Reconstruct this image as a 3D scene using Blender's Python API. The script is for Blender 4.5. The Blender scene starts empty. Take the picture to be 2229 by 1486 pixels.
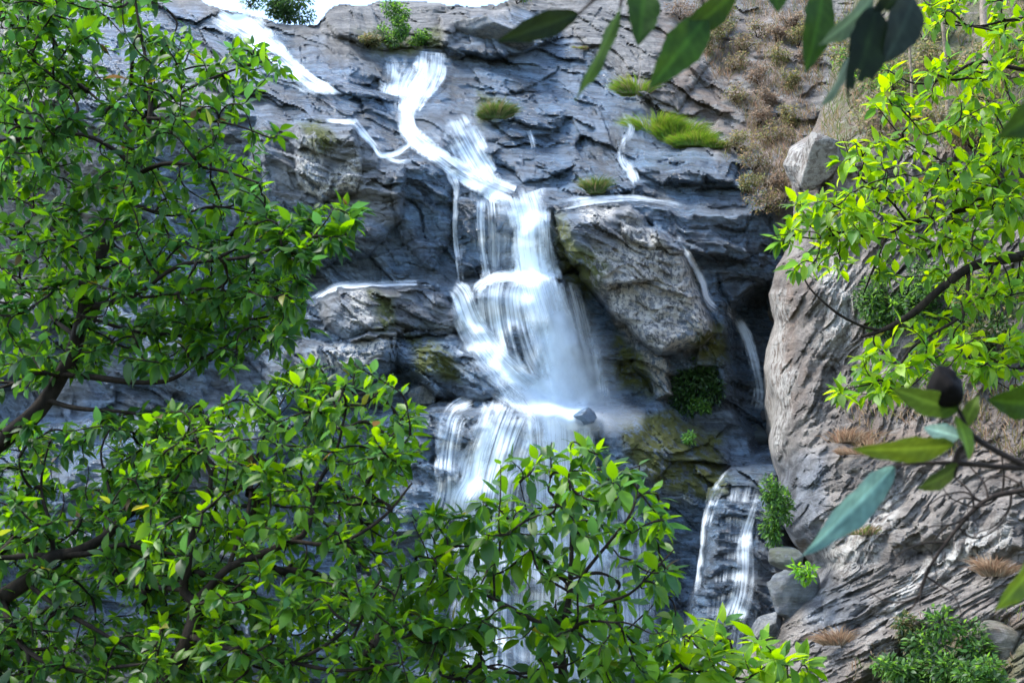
import bpy, math, random
import numpy as np
from mathutils import Matrix, Vector

random.seed(7)
RNG = np.random.default_rng(11)
SC = bpy.context.scene
COL = SC.collection

# ------------------------------------------------------------------ camera
F = 2760.0                       # focal length in photograph pixels (2229 x 1486)
CU, CV = 1114.5, 743.0
PITCH = math.radians(12.0)
CAM = np.array([0.0, 0.0, 1.7])
cam = bpy.data.objects.new('camera', bpy.data.cameras.new('camera'))
COL.objects.link(cam)
cam.location = CAM
cam.rotation_euler = (math.radians(90) + PITCH, 0, 0)
cam.data.sensor_width = 36.0
cam.data.lens = 36.0 * F / 2229.0
cam.data.clip_start = 0.05
cam.data.clip_end = 5000
cam.data.dof.use_dof = True
cam.data.dof.focus_distance = 13.0
cam.data.dof.aperture_fstop = 6.3
SC.camera = cam

# ------------------------------------------------------------------ light
SUN_EL, SUN_AZ = math.radians(60), math.radians(-92)   # azimuth clockwise from +Y: high over the left shoulder of the ravine
world = bpy.data.worlds.new('World')
SC.world = world
world.use_nodes = True
wn = world.node_tree
bg = wn.nodes['Background']
sky = wn.nodes.new('ShaderNodeTexSky')
sky.sky_type = 'NISHITA'
sky.sun_disc = False
sky.sun_elevation = SUN_EL
sky.sun_rotation = SUN_AZ % (2 * math.pi)
sky.air_density = 1.0
sky.dust_density = 1.2
sky.ozone_density = 1.0
wn.links.new(sky.outputs[0], bg.inputs[0])
bg.inputs[1].default_value = 0.15
sl = bpy.data.lights.new('sun', 'SUN')
sl.energy = 1.5
sl.angle = math.radians(16)
sl.color = (1.0, 0.97, 0.91)
sun = bpy.data.objects.new('sun', sl)
COL.objects.link(sun)
sd_ = Vector((math.sin(SUN_AZ) * math.cos(SUN_EL), math.cos(SUN_AZ) * math.cos(SUN_EL), math.sin(SUN_EL)))
sun.rotation_euler = sd_.to_track_quat('Z', 'Y').to_euler()
sun.location = (0, -10, 60)
SC.view_settings.view_transform = 'Standard'
SC.view_settings.look = 'None'
SC.view_settings.exposure = 2.15
SC.view_settings.gamma = 1.0
SC.render.engine = 'CYCLES'
SC.cycles.use_denoising = True
SC.cycles.max_bounces = 8
SC.cycles.diffuse_bounces = 4
SC.cycles.glossy_bounces = 3
SC.cycles.transmission_bounces = 4
SC.cycles.transparent_max_bounces = 24
SC.cycles.caustics_reflective = False
SC.cycles.caustics_refractive = False

# ------------------------------------------------------------------ geometry helpers
CP, SP = math.cos(PITCH), math.sin(PITCH)

def at(u, v, Y):
    """the point at forward distance Y (metres along world +Y) seen at photograph pixel u, v; arrays allowed"""
    u = np.asarray(u, float); v = np.asarray(v, float); Y = np.asarray(Y, float)
    x = (u - CU) / F
    y = -(v - CV) / F
    dy = CP - y * SP
    t = Y / dy
    return np.stack([CAM[0] + x * t, CAM[1] + Y + 0 * x, CAM[2] + (SP + y * CP) * t], -1)

def project(P):
    d = np.asarray(P) - CAM
    fw = d[..., 1] * CP + d[..., 2] * SP
    up = -d[..., 1] * SP + d[..., 2] * CP
    return np.stack([CU + F * d[..., 0] / fw, CV - F * up / fw, fw], -1)

def mesh_from(name, verts, faces, mat, smooth=True, attrs=None, uv=None):
    """faces: list of (n,k) int arrays or one; attrs: {name: (nverts,4) floats}"""
    if not isinstance(faces, (list, tuple)):
        faces = [faces]
    me = bpy.data.meshes.new(name)
    verts = np.asarray(verts, np.float32)
    loops = np.concatenate([f.reshape(-1) for f in faces]).astype(np.int32)
    counts = np.concatenate([np.full(len(f), f.shape[1], np.int32) for f in faces])
    starts = np.concatenate([[0], np.cumsum(counts)[:-1]]).astype(np.int32)
    me.vertices.add(len(verts)); me.vertices.foreach_set('co', verts.ravel())
    me.loops.add(len(loops)); me.loops.foreach_set('vertex_index', loops)
    me.polygons.add(len(counts)); me.polygons.foreach_set('loop_start', starts)
    me.polygons.foreach_set('loop_total', counts)
    me.polygons.foreach_set('use_smooth', np.full(len(counts), smooth, bool))
    for k, a in (attrs or {}).items():
        at_ = me.attributes.new(k, 'FLOAT_COLOR', 'POINT')
        at_.data.foreach_set('color', np.asarray(a, np.float32).ravel())
    if uv is not None:
        l = me.uv_layers.new(name='UVMap')
        l.data.foreach_set('uv', np.asarray(uv, np.float32)[loops].ravel())
    me.materials.append(mat)
    me.update(calc_edges=True)
    me.validate()
    return me

def link(name, me, parent=None, loc=None):
    o = bpy.data.objects.new(name, me)
    COL.objects.link(o)
    if loc is not None:
        o.location = loc
    if parent is not None:
        o.parent = parent
    return o

def tag(o, label=None, cat=None, group=None, kind=None):
    for k, x in (('label', label), ('category', cat), ('group', group), ('kind', kind)):
        if x:
            o[k] = x
    return o

def empty(name, loc):
    o = bpy.data.objects.new(name, None)
    COL.objects.link(o)
    o.location = loc
    o.empty_display_size = 0.2
    return o

def grid_faces(nr, nc):
    i = np.arange(nr * nc).reshape(nr, nc)
    return np.stack([i[:-1, :-1], i[1:, :-1], i[1:, 1:], i[:-1, 1:]], -1).reshape(-1, 4)

# ------------------------------------------------------------------ noise
_perm = RNG.permutation(256)
_perm = np.concatenate([_perm, _perm])
_ang = RNG.random(256) * 2 * np.pi
_gx, _gy = np.cos(_ang), np.sin(_ang)

def perlin(x, y, seed=0):
    xi = np.floor(x).astype(int); yi = np.floor(y).astype(int)
    xf = x - xi; yf = y - yi
    s = lambda t: t * t * t * (t * (t * 6 - 15) + 10)
    u = s(xf); v = s(yf)
    def g(ix, iy, fx, fy):
        h = _perm[(_perm[(ix + seed * 17) & 255] + iy + seed * 31) & 255]
        return _gx[h] * fx + _gy[h] * fy
    a = g(xi, yi, xf, yf); b = g(xi + 1, yi, xf - 1, yf)
    c = g(xi, yi + 1, xf, yf - 1); d = g(xi + 1, yi + 1, xf - 1, yf - 1)
    return (a + u * (b - a) + v * ((c + u * (d - c)) - (a + u * (b - a)))) * 1.5

def fbm(x, y, octv=4, seed=0, gain=0.5):
    r = 0; a = 1.0
    for i in range(octv):
        r = r + a * perlin(x, y, seed + i * 3)
        x = x * 2.03 + 5.1; y = y * 2.03 + 1.7; a *= gain
    return r

def cells(x, y, seed=0):
    """angular blocks: height of a random tilted plane per Voronoi cell, and distance to the cell's border"""
    xi = np.floor(x).astype(int); yi = np.floor(y).astype(int)
    best = np.full(x.shape, 9.0); sec = np.full(x.shape, 9.0)
    h = np.zeros(x.shape)
    for dx in (-1, 0, 1):
        for dy in (-1, 0, 1):
            cx = xi + dx; cy = yi + dy
            k = _perm[(_perm[(cx + seed * 13) & 255] + cy + seed * 7) & 255]
            k2 = _perm[k + 1 & 255]; k3 = _perm[k + 5 & 255]
            px = cx + (k / 255.0); py = cy + (k2 / 255.0)
            ex = x - px; ey = y - py
            d = ex * ex + ey * ey
            hh = (k3 / 255.0 - .5) + ex * (_gx[k2] * .7) + ey * (_gy[k3] * .7)
            m = d < best
            sec = np.where(m, best, np.minimum(sec, d))
            h = np.where(m, hh, h)
            best = np.where(m, d, best)
    return h, np.sqrt(sec) - np.sqrt(best)

def sstep(a, b, x):
    t = np.clip((x - a) / (b - a), 0, 1)
    return t * t * (3 - 2 * t)

def sdist(poly, U, V):
    """signed distance in pixels, positive inside"""
    p = np.asarray(poly, float)
    d = np.full(U.shape, 1e9); ins = np.zeros(U.shape, bool)
    for i in range(len(p)):
        a, b = p[i], p[(i + 1) % len(p)]
        ex, ey = b - a
        wx = U - a[0]; wy = V - a[1]
        t = np.clip((wx * ex + wy * ey) / (ex * ex + ey * ey + 1e-9), 0, 1)
        d = np.minimum(d, (wx - t * ex) ** 2 + (wy - t * ey) ** 2)
        c = ((a[1] <= V) & (b[1] > V)) | ((b[1] <= V) & (a[1] > V))
        xs = a[0] + (V - a[1]) / (ey if ey else 1e-9) * ex
        ins ^= c & (U < xs)
    d = np.sqrt(d)
    return np.where(ins, d, -d)

def inside(poly, u, v):
    return sdist(poly, np.asarray(u, float), np.asarray(v, float)) > 0

def catmull(pts, step):
    p = np.asarray(pts, float)
    if len(p) == 2:
        n = max(2, int(np.linalg.norm(p[1] - p[0]) / step) + 1)
        return p[0] + (p[1] - p[0]) * np.linspace(0, 1, n)[:, None]
    q = np.vstack([2 * p[0] - p[1], p, 2 * p[-1] - p[-2]])
    out = []
    for i in range(1, len(q) - 2):
        n = max(2, int(np.linalg.norm(q[i + 1][:2] - q[i][:2]) / step) + 1) if step >= 1 else max(2, int(np.linalg.norm(q[i + 1][:3] - q[i][:3]) / step) + 1)
        t = np.linspace(0, 1, n, endpoint=False)[:, None]
        a, b, c, d = q[i - 1], q[i], q[i + 1], q[i + 2]
        out.append(.5 * (2 * b + (c - a) * t + (2 * a - 5 * b + 4 * c - d) * t ** 2 + (3 * b - a - 3 * c + d) * t ** 3))
    out.append(p[-1:])
    return np.vstack(out)

# ------------------------------------------------------------------ materials
def new_mat(name):
    m = bpy.data.materials.new(name)
    m.use_nodes = True
    nt = m.node_tree
    nt.nodes.clear()
    return m, nt

class NT:
    def __init__(s, nt): s.nt = nt
    def n(s, t, **kw):
        nd = s.nt.nodes.new(t)
        for k, v in kw.items(): setattr(nd, k, v)
        return nd
    def l(s, a, b): s.nt.links.new(a, b)
    def val(s, x, sock):
        if hasattr(x, 'is_output') or hasattr(x, 'links'): s.l(x, sock)
        else: sock.default_value = x
    def math(s, op, a, b=None, clamp=False):
        nd = s.n('ShaderNodeMath', operation=op, use_clamp=clamp)
        s.val(a, nd.inputs[0])
        if b is not None: s.val(b, nd.inputs[1])
        return nd.outputs[0]
    def mix(s, f, a, b):
        nd = s.n('ShaderNodeMix', data_type='RGBA')
        s.val(f, nd.inputs[0]); s.val(a, nd.inputs[6]); s.val(b, nd.inputs[7])
        return nd.outputs[2]
    def ramp(s, x, lo, hi, a=0.0, b=1.0):
        nd = s.n('ShaderNodeMapRange', interpolation_type='SMOOTHSTEP')
        s.val(x, nd.inputs[0]); nd.inputs[1].default_value = lo; nd.inputs[2].default_value = hi
        nd.inputs[3].default_value = a; nd.inputs[4].default_value = b
        return nd.outputs[0]
    def noise(s, vec, scale, detail=4, rough=.55, dist=0):
        nd = s.n('ShaderNodeTexNoise')
        s.l(vec, nd.inputs['Vector']); nd.inputs['Scale'].default_value = scale
        nd.inputs['Detail'].default_value = detail; nd.inputs['Roughness'].default_value = rough
        nd.inputs['Distortion'].default_value = dist
        return nd.outputs[0]
    def mapping(s, vec, rot=(0, 0, 0), scale=(1, 1, 1)):
        nd = s.n('ShaderNodeMapping')
        s.l(vec, nd.inputs[0]); nd.inputs['Rotation'].default_value = rot; nd.inputs['Scale'].default_value = scale
        return nd.outputs[0]

def rock_material(name, strata_deg, dry_lo, dry_hi, wet_lo, wet_hi):
    m, nt = new_mat(name); N = NT(nt)
    geo = N.n('ShaderNodeNewGeometry').outputs['Position']
    a = N.n('ShaderNodeAttribute', attribute_name='mask')
    sep = N.n('ShaderNodeSeparateColor'); N.l(a.outputs['Color'], sep.inputs[0])
    wet, lich_lit, moss, tan = sep.outputs[0], sep.outputs[1], sep.outputs[2], a.outputs['Alpha']
    st = N.mapping(geo, (0, math.radians(strata_deg), 0), (0.28, 1, 3.0))
    n1 = N.noise(geo, 0.9, 5, .6)
    n2 = N.noise(st, 1.6, 6, .62, .4)
    n3 = N.noise(geo, 7.0, 5, .65)
    k = N.math('ADD', N.math('MULTIPLY', n2, .6), N.math('ADD', N.math('MULTIPLY', n1, .25), N.math('MULTIPLY', n3, .25)))
    k = N.ramp(k, .40, .70)
    dry = N.mix(k, (*dry_lo, 1), (*dry_hi, 1))
    wetc = N.mix(k, (*wet_lo, 1), (*wet_hi, 1))  # wet tone, with the blue of reflected skylight put into the albedo
    # rust and tan staining
    tn = N.math('MULTIPLY', tan, N.ramp(N.noise(geo, 1.7, 4, .6), .35, .6))
    dry = N.mix(tn, dry, (.25, .185, .14, 1))
    stain = N.ramp(N.noise(N.mapping(geo, (0, 0, 0), (1, 1, .22)), .75, 5, .6, .3), .47, .66)
    wetc = N.mix(N.math('MULTIPLY', stain, .72), wetc, (.035, .045, .052, 1))
    dry = N.mix(N.math('MULTIPLY', stain, .35), dry, (.09, .085, .08, 1))
    c = N.mix(wet, dry, wetc)
    sp = N.noise(N.mapping(geo, (0, 0, 0), (1, 1, .55)), 6.5, 5, .75)
    lf = N.math('MULTIPLY', lich_lit, N.ramp(sp, .44, .54))
    lcol = N.mix(n3, (.46, .44, .39, 1), (.78, .76, .70, 1))
    c = N.mix(lf, c, lcol)
    mf = N.math('MULTIPLY', moss, N.ramp(N.noise(geo, 3.1, 5, .7), .36, .52))
    mcol = N.mix(n3, (.035, .05, .012, 1), (.17, .19, .035, 1))
    c = N.mix(mf, c, mcol)
    p = N.n('ShaderNodeBsdfPrincipled')
    N.l(c, p.inputs['Base Color'])
    cover = N.math('MAXIMUM', lf, mf)
    wr = N.ramp(N.noise(st, 2.3, 4, .6), .35, .65, .10, .42)
    rmix = N.n('ShaderNodeMix', data_type='FLOAT')
    N.l(N.math('MULTIPLY', wet, N.math('SUBTRACT', 1.0, cover)), rmix.inputs[0]); rmix.inputs[2].default_value = .88; N.l(wr, rmix.inputs[3])
    N.l(rmix.outputs[0], p.inputs['Roughness'])
    N.l(N.math('MULTIPLY', rmix.inputs[0].links[0].from_socket, .9), p.inputs['Coat Weight']); p.inputs['Coat Roughness'].default_value = .14; p.inputs['Coat IOR'].default_value = 1.36
    b1 = N.n('ShaderNodeBump'); b1.inputs['Strength'].default_value = 1.0; b1.inputs['Distance'].default_value = .085
    rn = N.noise(N.mapping(geo, (0, math.radians(strata_deg), 0), (.22, .8, 2.6)), 5.0, 8, .74, .25)
    ridge = N.math('ABSOLUTE', N.math('SUBTRACT', N.math('MULTIPLY', rn, 2.0), 1.0))
    N.l(N.math('POWER', ridge, .6), b1.inputs['Height'])
    b2 = N.n('ShaderNodeBump'); b2.inputs['Strength'].default_value = .6; b2.inputs['Distance'].default_value = .03
    N.l(N.noise(geo, 14, 5, .7), b2.inputs['Height']); N.l(b1.outputs[0], b2.inputs['Normal'])
    N.l(b2.outputs[0], p.inputs['Normal']); N.l(b1.outputs[0], p.inputs['Coat Normal'])
    o = N.n('ShaderNodeOutputMaterial'); N.l(p.outputs[0], o.inputs[0])
    return m

M_ROCK = rock_material('wet_layered_rock', 16, (.10, .102, .104), (.34, .33, .31), (.034, .056, .085), (.215, .33, .465))
M_ROCK_R = rock_material('pale_layered_rock', -42, (.105, .090, .078), (.40, .36, .315), (.05, .068, .095), (.28, .36, .46))

def water_material():
    m, nt = new_mat('falling_water'); N = NT(nt)
    uv = N.n('ShaderNodeUVMap').outputs[0]
    a = N.n('ShaderNodeAttribute', attribute_name='flow')
    sep = N.n('ShaderNodeSeparateColor'); N.l(a.outputs['Color'], sep.inputs[0])
    dens, edge, fine = sep.outputs[0], sep.outputs[1], sep.outputs[2]
    n1 = N.noise(N.mapping(uv, (0, 0, 0), (6.0, .20, 1)), 1, 6, .65, .12)
    n2 = N.noise(N.mapping(uv, (0, 0, 0), (19, .30, 1)), 1, 4, .6, .1)
    n3 = N.noise(N.mapping(uv, (0, 0, 0), (2.2, 1.3, 1)), 1, 5, .65)
    st = N.math('ADD', N.math('MULTIPLY', n1, .55), N.math('MULTIPLY', n2, .45))
    st = N.ramp(st, .36, .64)
    e = N.math('ADD', edge, N.math('MULTIPLY', N.math('SUBTRACT', n3, .5), 2.0), clamp=True)
    core = N.math('SUBTRACT', 1.0, N.math('POWER', e, 1.8))
    core = N.math('MULTIPLY', core, N.ramp(edge, .78, 1.0, 1.0, 0.0))
    al = N.math('MULTIPLY', N.math('MULTIPLY', dens, core), N.math('ADD', N.math('MULTIPLY', st, 1.15), .28))
    al = N.math('ADD', al, N.math('MULTIPLY', N.math('SUBTRACT', dens, .85), N.math('MULTIPLY', core, .6)), clamp=True)
    al = N.math('MULTIPLY', al, N.ramp(dens, .0, .3))
    soft = N.math('SUBTRACT', 1.0, N.math('POWER', edge, 2.0))
    soft = N.math('MULTIPLY', N.math('MULTIPLY', soft, soft), N.math('MULTIPLY', dens, N.ramp(n3, .2, .8, .7, 1.1)), clamp=True)
    fm = N.n('ShaderNodeMix', data_type='FLOAT'); N.l(fine, fm.inputs[0]); N.l(al, fm.inputs[2]); N.l(soft, fm.inputs[3])
    al = fm.outputs[0]
    tb = N.n('ShaderNodeBsdfTransparent')
    d = N.n('ShaderNodeBsdfDiffuse'); d.inputs[0].default_value = (.82, .91, .97, 1)
    t = N.n('ShaderNodeBsdfTranslucent'); t.inputs[0].default_value = (.80, .90, .97, 1)
    mx = N.n('ShaderNodeMixShader'); mx.inputs[0].default_value = .3
    N.l(d.outputs[0], mx.inputs[1]); N.l(t.outputs[0], mx.inputs[2])
    m2 = N.n('ShaderNodeMixShader'); N.l(al, m2.inputs[0]); N.l(tb.outputs[0], m2.inputs[1]); N.l(mx.outputs[0], m2.inputs[2])
    o = N.n('ShaderNodeOutputMaterial'); N.l(m2.outputs[0], o.inputs[0])
    return m
M_WATER = water_material()

def leaf_material(name, trans=.42, rough=.38, spec=.5):
    """colour from the mesh's 'tint' attribute; thin translucent glossy blade"""
    m, nt = new_mat(name); N = NT(nt)
    a = N.n('ShaderNodeAttribute', attribute_name='tint').outputs['Color']
    geo = N.n('ShaderNodeNewGeometry')
    nz = N.noise(geo.outputs['Position'], 30, 3, .6)
    hs = N.n('ShaderNodeHueSaturation'); N.l(a, hs.inputs['Color']); N.l(N.ramp(nz, .3, .7, .8, 1.2), hs.inputs['Value'])
    tc = N.n('ShaderNodeHueSaturation'); N.l(a, tc.inputs['Color']); tc.inputs['Hue'].default_value = .475
    tc.inputs['Value'].default_value = 2.1; tc.inputs['Saturation'].default_value = 1.08
    p = N.n('ShaderNodeBsdfPrincipled'); N.l(hs.outputs[0], p.inputs['Base Color']); p.inputs['Roughness'].default_value = rough; p.inputs['Specular IOR Level'].default_value = spec
    t = N.n('ShaderNodeBsdfTranslucent'); N.l(tc.outputs[0], t.inputs[0])
    mx = N.n('ShaderNodeMixShader'); mx.inputs[0].default_value = trans
    N.l(p.outputs[0], mx.inputs[1]); N.l(t.outputs[0], mx.inputs[2])
    o = N.n('ShaderNodeOutputMaterial'); N.l(mx.outputs[0], o.inputs[0])
    return m
M_LEAF = leaf_material('glossy_leaf', .55, .46)
M_GRASS = leaf_material('grass_blade', .35, .6)
M_NEAR = leaf_material('leathery_leaf', .3, .6, .12)

def bark_material(name, lo, hi):
    m, nt = new_mat(name); N = NT(nt)
    geo = N.n('ShaderNodeNewGeometry').outputs['Position']
    n = N.noise(N.mapping(geo, (0, 0, 0), (1, 1, .4)), 40, 5, .65)
    big = N.noise(geo, 6, 3, .6)
    c = N.mix(N.ramp(N.math('ADD', N.math('MULTIPLY', n, .6), N.math('MULTIPLY', big, .4)), .35, .65), (*lo, 1), (*hi, 1))
    p = N.n('ShaderNodeBsdfPrincipled'); N.l(c, p.inputs['Base Color']); p.inputs['Roughness'].default_value = .85; p.inputs['Specular IOR Level'].default_value = .15
    b = N.n('ShaderNodeBump'); b.inputs['Strength'].default_value = .6; b.inputs['Distance'].default_value = .01
    N.l(n, b.inputs['Height']); N.l(b.outputs[0], p.inputs['Normal'])
    o = N.n('ShaderNodeOutputMaterial'); N.l(p.outputs[0], o.inputs[0])
    return m
M_BARK = bark_material('dark_bark', (.009, .007, .006), (.034, .025, .019))
M_BARK_PALE = bark_material('pale_bark', (.22, .17, .13), (.42, .34, .27))
M_STRAW = bark_material('dry_stem', (.13, .10, .07), (.30, .24, .17))

def ground_material():
    m, nt = new_mat('leaf_litter_soil'); N = NT(nt)
    geo = N.n('ShaderNodeNewGeometry').outputs['Position']
    c = N.mix(N.ramp(N.noise(geo, 1.2, 6, .65), .35, .65), (.05, .04, .028, 1), (.07, .085, .03, 1))
    p = N.n('ShaderNodeBsdfPrincipled'); N.l(c, p.inputs['Base Color']); p.inputs['Roughness'].default_value = .95
    b = N.n('ShaderNodeBump'); b.inputs['Distance'].default_value = .08; N.l(N.noise(geo, 6, 6, .7), b.inputs['Height']); N.l(b.outputs[0], p.inputs['Normal'])
    o = N.n('ShaderNodeOutputMaterial'); N.l(p.outputs[0], o.inputs[0])
    return m
M_GROUND = ground_material()

# ------------------------------------------------------------------ ground
def ground_z(x, y):
    z = -4.0 * sstep(9.0, 24.0, np.asarray(y, float))
    return z + .25 * perlin(np.asarray(x, float) * .15 + .3, np.asarray(y, float) * .15, 5)
gx = np.concatenate([np.linspace(-1500, -60, 12, endpoint=False), np.linspace(-60, 60, 81), np.linspace(60, 1500, 13)[1:]])
gy = np.concatenate([np.linspace(-1500, -30, 12, endpoint=False), np.linspace(-30, 60, 61), np.linspace(60, 1500, 13)[1:]])
GX, GY = np.meshgrid(gx, gy)
gv = np.stack([GX, GY, ground_z(GX, GY)], -1).reshape(-1, 3)
tag(link('ground', mesh_from('ground', gv, grid_faces(len(gy), len(gx))[:, ::-1], M_GROUND)), 'dark leaf littered forest floor dropping towards the fall', kind='structure')
# ------------------------------------------------------------------ the cliff behind the fall
def blur(a, k):
    for ax in (0, 1):
        c = np.cumsum(np.pad(a, [(k + 1, k) if i == ax else (0, 0) for i in (0, 1)], mode='edge'), axis=ax)
        n = 2 * k + 1
        a = (np.take(c, np.arange(n, c.shape[ax]), ax) - np.take(c, np.arange(0, c.shape[ax] - n), ax)) / n
    return a
cu = np.arange(-420, 2641, 3.0)
cv = np.arange(-160, 1761, 3.2)
U, V = np.meshgrid(cu, cv)
ip = lambda x, pts: np.interp(x, [p[0] for p in pts], [p[1] for p in pts])
LIP = [(-420, 200), (0, 215), (400, 228), (590, 250), (700, 262), (760, 270), (800, 310), (845, 346), (900, 350), (960, 345), (1010, 372), (1060, 405), (1120, 425),
       (1190, 442), (1290, 447), (1400, 445), (1500, 470), (1600, 468), (1700, 430), (1900, 400), (2640, 380)]
MID = [(-420, 640), (600, 640), (690, 642), (740, 618), (980, 615), (1060, 606), (1190, 600), (2640, 600)]
EDG = [(-420, 930), (600, 905), (900, 885), (1050, 877), (1150, 886), (1260, 892), (1400, 905), (1560, 1000), (1700, 1000), (2640, 1000)]
XM = (U - CU) * 36.0 / F
ZM = -(V - CV) * 36.0 / F
wob = fbm(XM * .5, ZM * .5, 3, 2) * 14
lip = ip(U, LIP) + fbm(XM * 1.1, ZM * 0 + 3.3, 3, 4) * 8
mid = ip(U, MID) + fbm(XM * 1.3, ZM * 0 + 1.3, 3, 6) * 7
edg = ip(U, EDG) + fbm(XM * 1.4, ZM * 0 + 8.3, 3, 8) * 8
above = np.maximum(lip - V, 0)
D = 35.6 + above * .0195
D = D + np.where(V < 110, (110 - V) * .006, 0)
hm = 1.3 * (1 - sstep(1190, 1300, U)) * (.25 + .75 * np.maximum(sstep(960, 1040, U), sstep(-.3, .35, fbm(XM * .3 + 2, ZM * .3, 2, 19))))
D = D - hm * sstep(-6, 16, V - mid)
D = D - 1.7 * sstep(-8 - 60 * sstep(1300, 1420, U), 22 + 90 * sstep(1300, 1420, U), V - edg) - .0016 * np.maximum(V - edg, 0)
D = D - .35 * sstep(-14, 4, V - lip) * np.exp(-np.maximum(V - lip, 0) / 60)
D = D + .0012 * np.abs(U - 1100)
slab = 1 - sstep(-20, 25, V - lip)          # 1 on the sloping slab above the lip

_bu, _bv = fbm(XM * .9, ZM * .9, 3, 21), fbm(XM * .9 + 9, ZM * .9, 3, 23)
def block(poly, h, w=26, tilt=(0, 0), p=.5, rough=10):
    """a rock mass standing proud of (h > 0) or sunk into (h < 0) the face"""
    global D
    q = np.asarray(poly, float); c = q.mean(0)
    lo = q.min(0) - 30; hi = q.max(0) + 30
    j0, j1 = np.searchsorted(cu, [lo[0], hi[0]]); i0, i1 = np.searchsorted(cv, [lo[1], hi[1]])
    w_ = np.s_[i0:i1, j0:j1]
    s = sdist(poly, U[w_] + _bu[w_] * rough, V[w_] + _bv[w_] * rough)
    k = np.clip(s / w, 0, 1)
    prof = np.sqrt(np.clip(1 - (1 - k) ** 2, 0, 1)) if p == .5 else k * k * (3 - 2 * k)
    D[w_] -= prof * (h + tilt[0] * (U[w_] - c[0]) / 100 + tilt[1] * (V[w_] - c[1]) / 100)

LICH = [(1205, 470), (1290, 449), (1370, 452), (1420, 500), (1490, 550), (1515, 610), (1545, 680), (1560, 720), (1520, 765), (1440, 770), (1390, 740), (1330, 690), (1300, 640), (1262, 600), (1225, 560)]
LBOULD = [(690, 650), (745, 620), (900, 616), (965, 640), (1008, 690), (1005, 728), (900, 728), (770, 745), (700, 705)]
LBOULD2 = [(850, 735), (900, 715), (1000, 735), (1080, 800), (1190, 870), (1100, 885), (950, 870), (870, 800)]
block([(560, 255), (660, 262), (765, 272), (840, 348), (880, 360), (880, 470), (800, 560), (600, 600), (540, 400)], .9, 40, (.0, -.1))
block([(640, 262), (770, 275), (790, 330), (780, 420), (700, 440), (640, 400)], .35, 18)
block([(870, 352), (955, 348), (985, 400), (985, 520), (940, 590), (870, 520), (850, 420)], .5, 30)
block([(990, 400), (1060, 408), (1075, 470), (1070, 590), (1000, 600), (985, 480)], .55, 32)
block([(1065, 428), (1195, 445), (1200, 600), (1070, 600)], .45, 40)
block(LICH, 1.5, 34, (-.1, .15))
block([(1270, 640), (1330, 690), (1400, 740), (1450, 780), (1470, 860), (1400, 880), (1290, 860), (1255, 760)], -.5, 30)
block([(1380, 730), (1450, 775), (1470, 868), (1430, 878), (1380, 800)], .7, 20)
block(LBOULD, 1.15, 36, (0, .12))
block([(600, 745), (690, 745), (860, 722), (870, 800), (800, 850), (640, 860)], 1.2, 30)
block(LBOULD2, 1.0, 40, (-.1, .2))
block([(1035, 610), (1100, 602), (1180, 606), (1200, 660), (1190, 705), (1120, 715), (1045, 700), (1020, 650)], .8, 45)
block([(1085, 725), (1110, 706), (1150, 712), (1175, 760), (1160, 810), (1110, 815), (1085, 780)], .75, 28)
block([(1540, 560), (1590, 640), (1690, 600), (1720, 700), (1720, 980), (1640, 1000), (1590, 900), (1560, 780), (1570, 700)], -1.6, 36, p=1)
block([(1440, 800), (1560, 790), (1580, 860), (1540, 900), (1460, 890)], -.7, 30, p=1)
block([(1230, 905), (1260, 885), (1300, 900), (1310, 935), (1240, 935)], .6, 18)
block([(1300, 895), (1450, 880), (1580, 960), (1590, 1080), (1500, 1110), (1330, 1020)], .5, 50)
block([(940, 905), (1040, 880), (1060, 930), (1010, 1040), (950, 1060)], .6, 28)
block([(1060, 892), (1170, 890), (1190, 1000), (1150, 1110), (1020, 1090), (1040, 980)], .5, 34)
block([(1540, 1060), (1590, 1015), (1690, 1010), (1725, 1150), (1760, 1600), (1440, 1600), (1515, 1240)], 2.6, 46, (0, .3))
block([(960, 40), (1010, 22), (1110, 15), (1215, 40), (1215, 90), (1100, 120), (990, 122), (955, 90)], 1.1, 22, (0, .1))
block([(700, 40), (740, 12), (990, 8), (1020, 40), (960, 105), (790, 110), (730, 80)], .5, 26)
block([(1220, 20), (1500, -30), (1600, 60), (1480, 240), (1400, 210), (1280, 110)], .6, 40)
block([(1400, 325), (1560, 325), (1620, 350), (1600, 400), (1440, 400), (1380, 370)], .7, 24)
block([(875, 230), (960, 250), (1010, 300), (960, 335), (900, 300)], .45, 26)
block([(1210, 340), (1300, 350), (1340, 400), (1280, 430), (1180, 400)], .35, 22)
for k in range(26):                                     # smaller blocks over the slab and the lower wall
    x, y = RNG.uniform(560, 1560), RNG.choice([RNG.uniform(60, 420), RNG.uniform(430, 1300)])
    w_, h_ = RNG.uniform(40, 130), RNG.uniform(16, 46)
    a_ = np.linspace(0, 2 * np.pi, 7, endpoint=False) + RNG.uniform(0, 1)
    r_ = RNG.uniform(.7, 1.15, 7)
    ca, sa = math.cos(.28), math.sin(.28)
    px, py = np.cos(a_) * r_ * w_, np.sin(a_) * r_ * h_
    block(np.stack([x + px * ca - py * sa, y + px * sa + py * ca], -1), RNG.uniform(.15, .45), 12)

def shingle(s, T, seed, x):
    p = s / T + .35 * perlin(x / (T * 5), s / (T * 2.2), seed)
    k = np.floor(p); f = p - k
    a = .35 + .65 * ((k * 0.618 + seed * .37) % 1.0)
    a = a * sstep(-.35, .35, perlin(x / (T * 3.2) + k * 3.7, k * 1.3, seed + 5))
    return (1 - f) * a * sstep(0, .1, f) 

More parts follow.
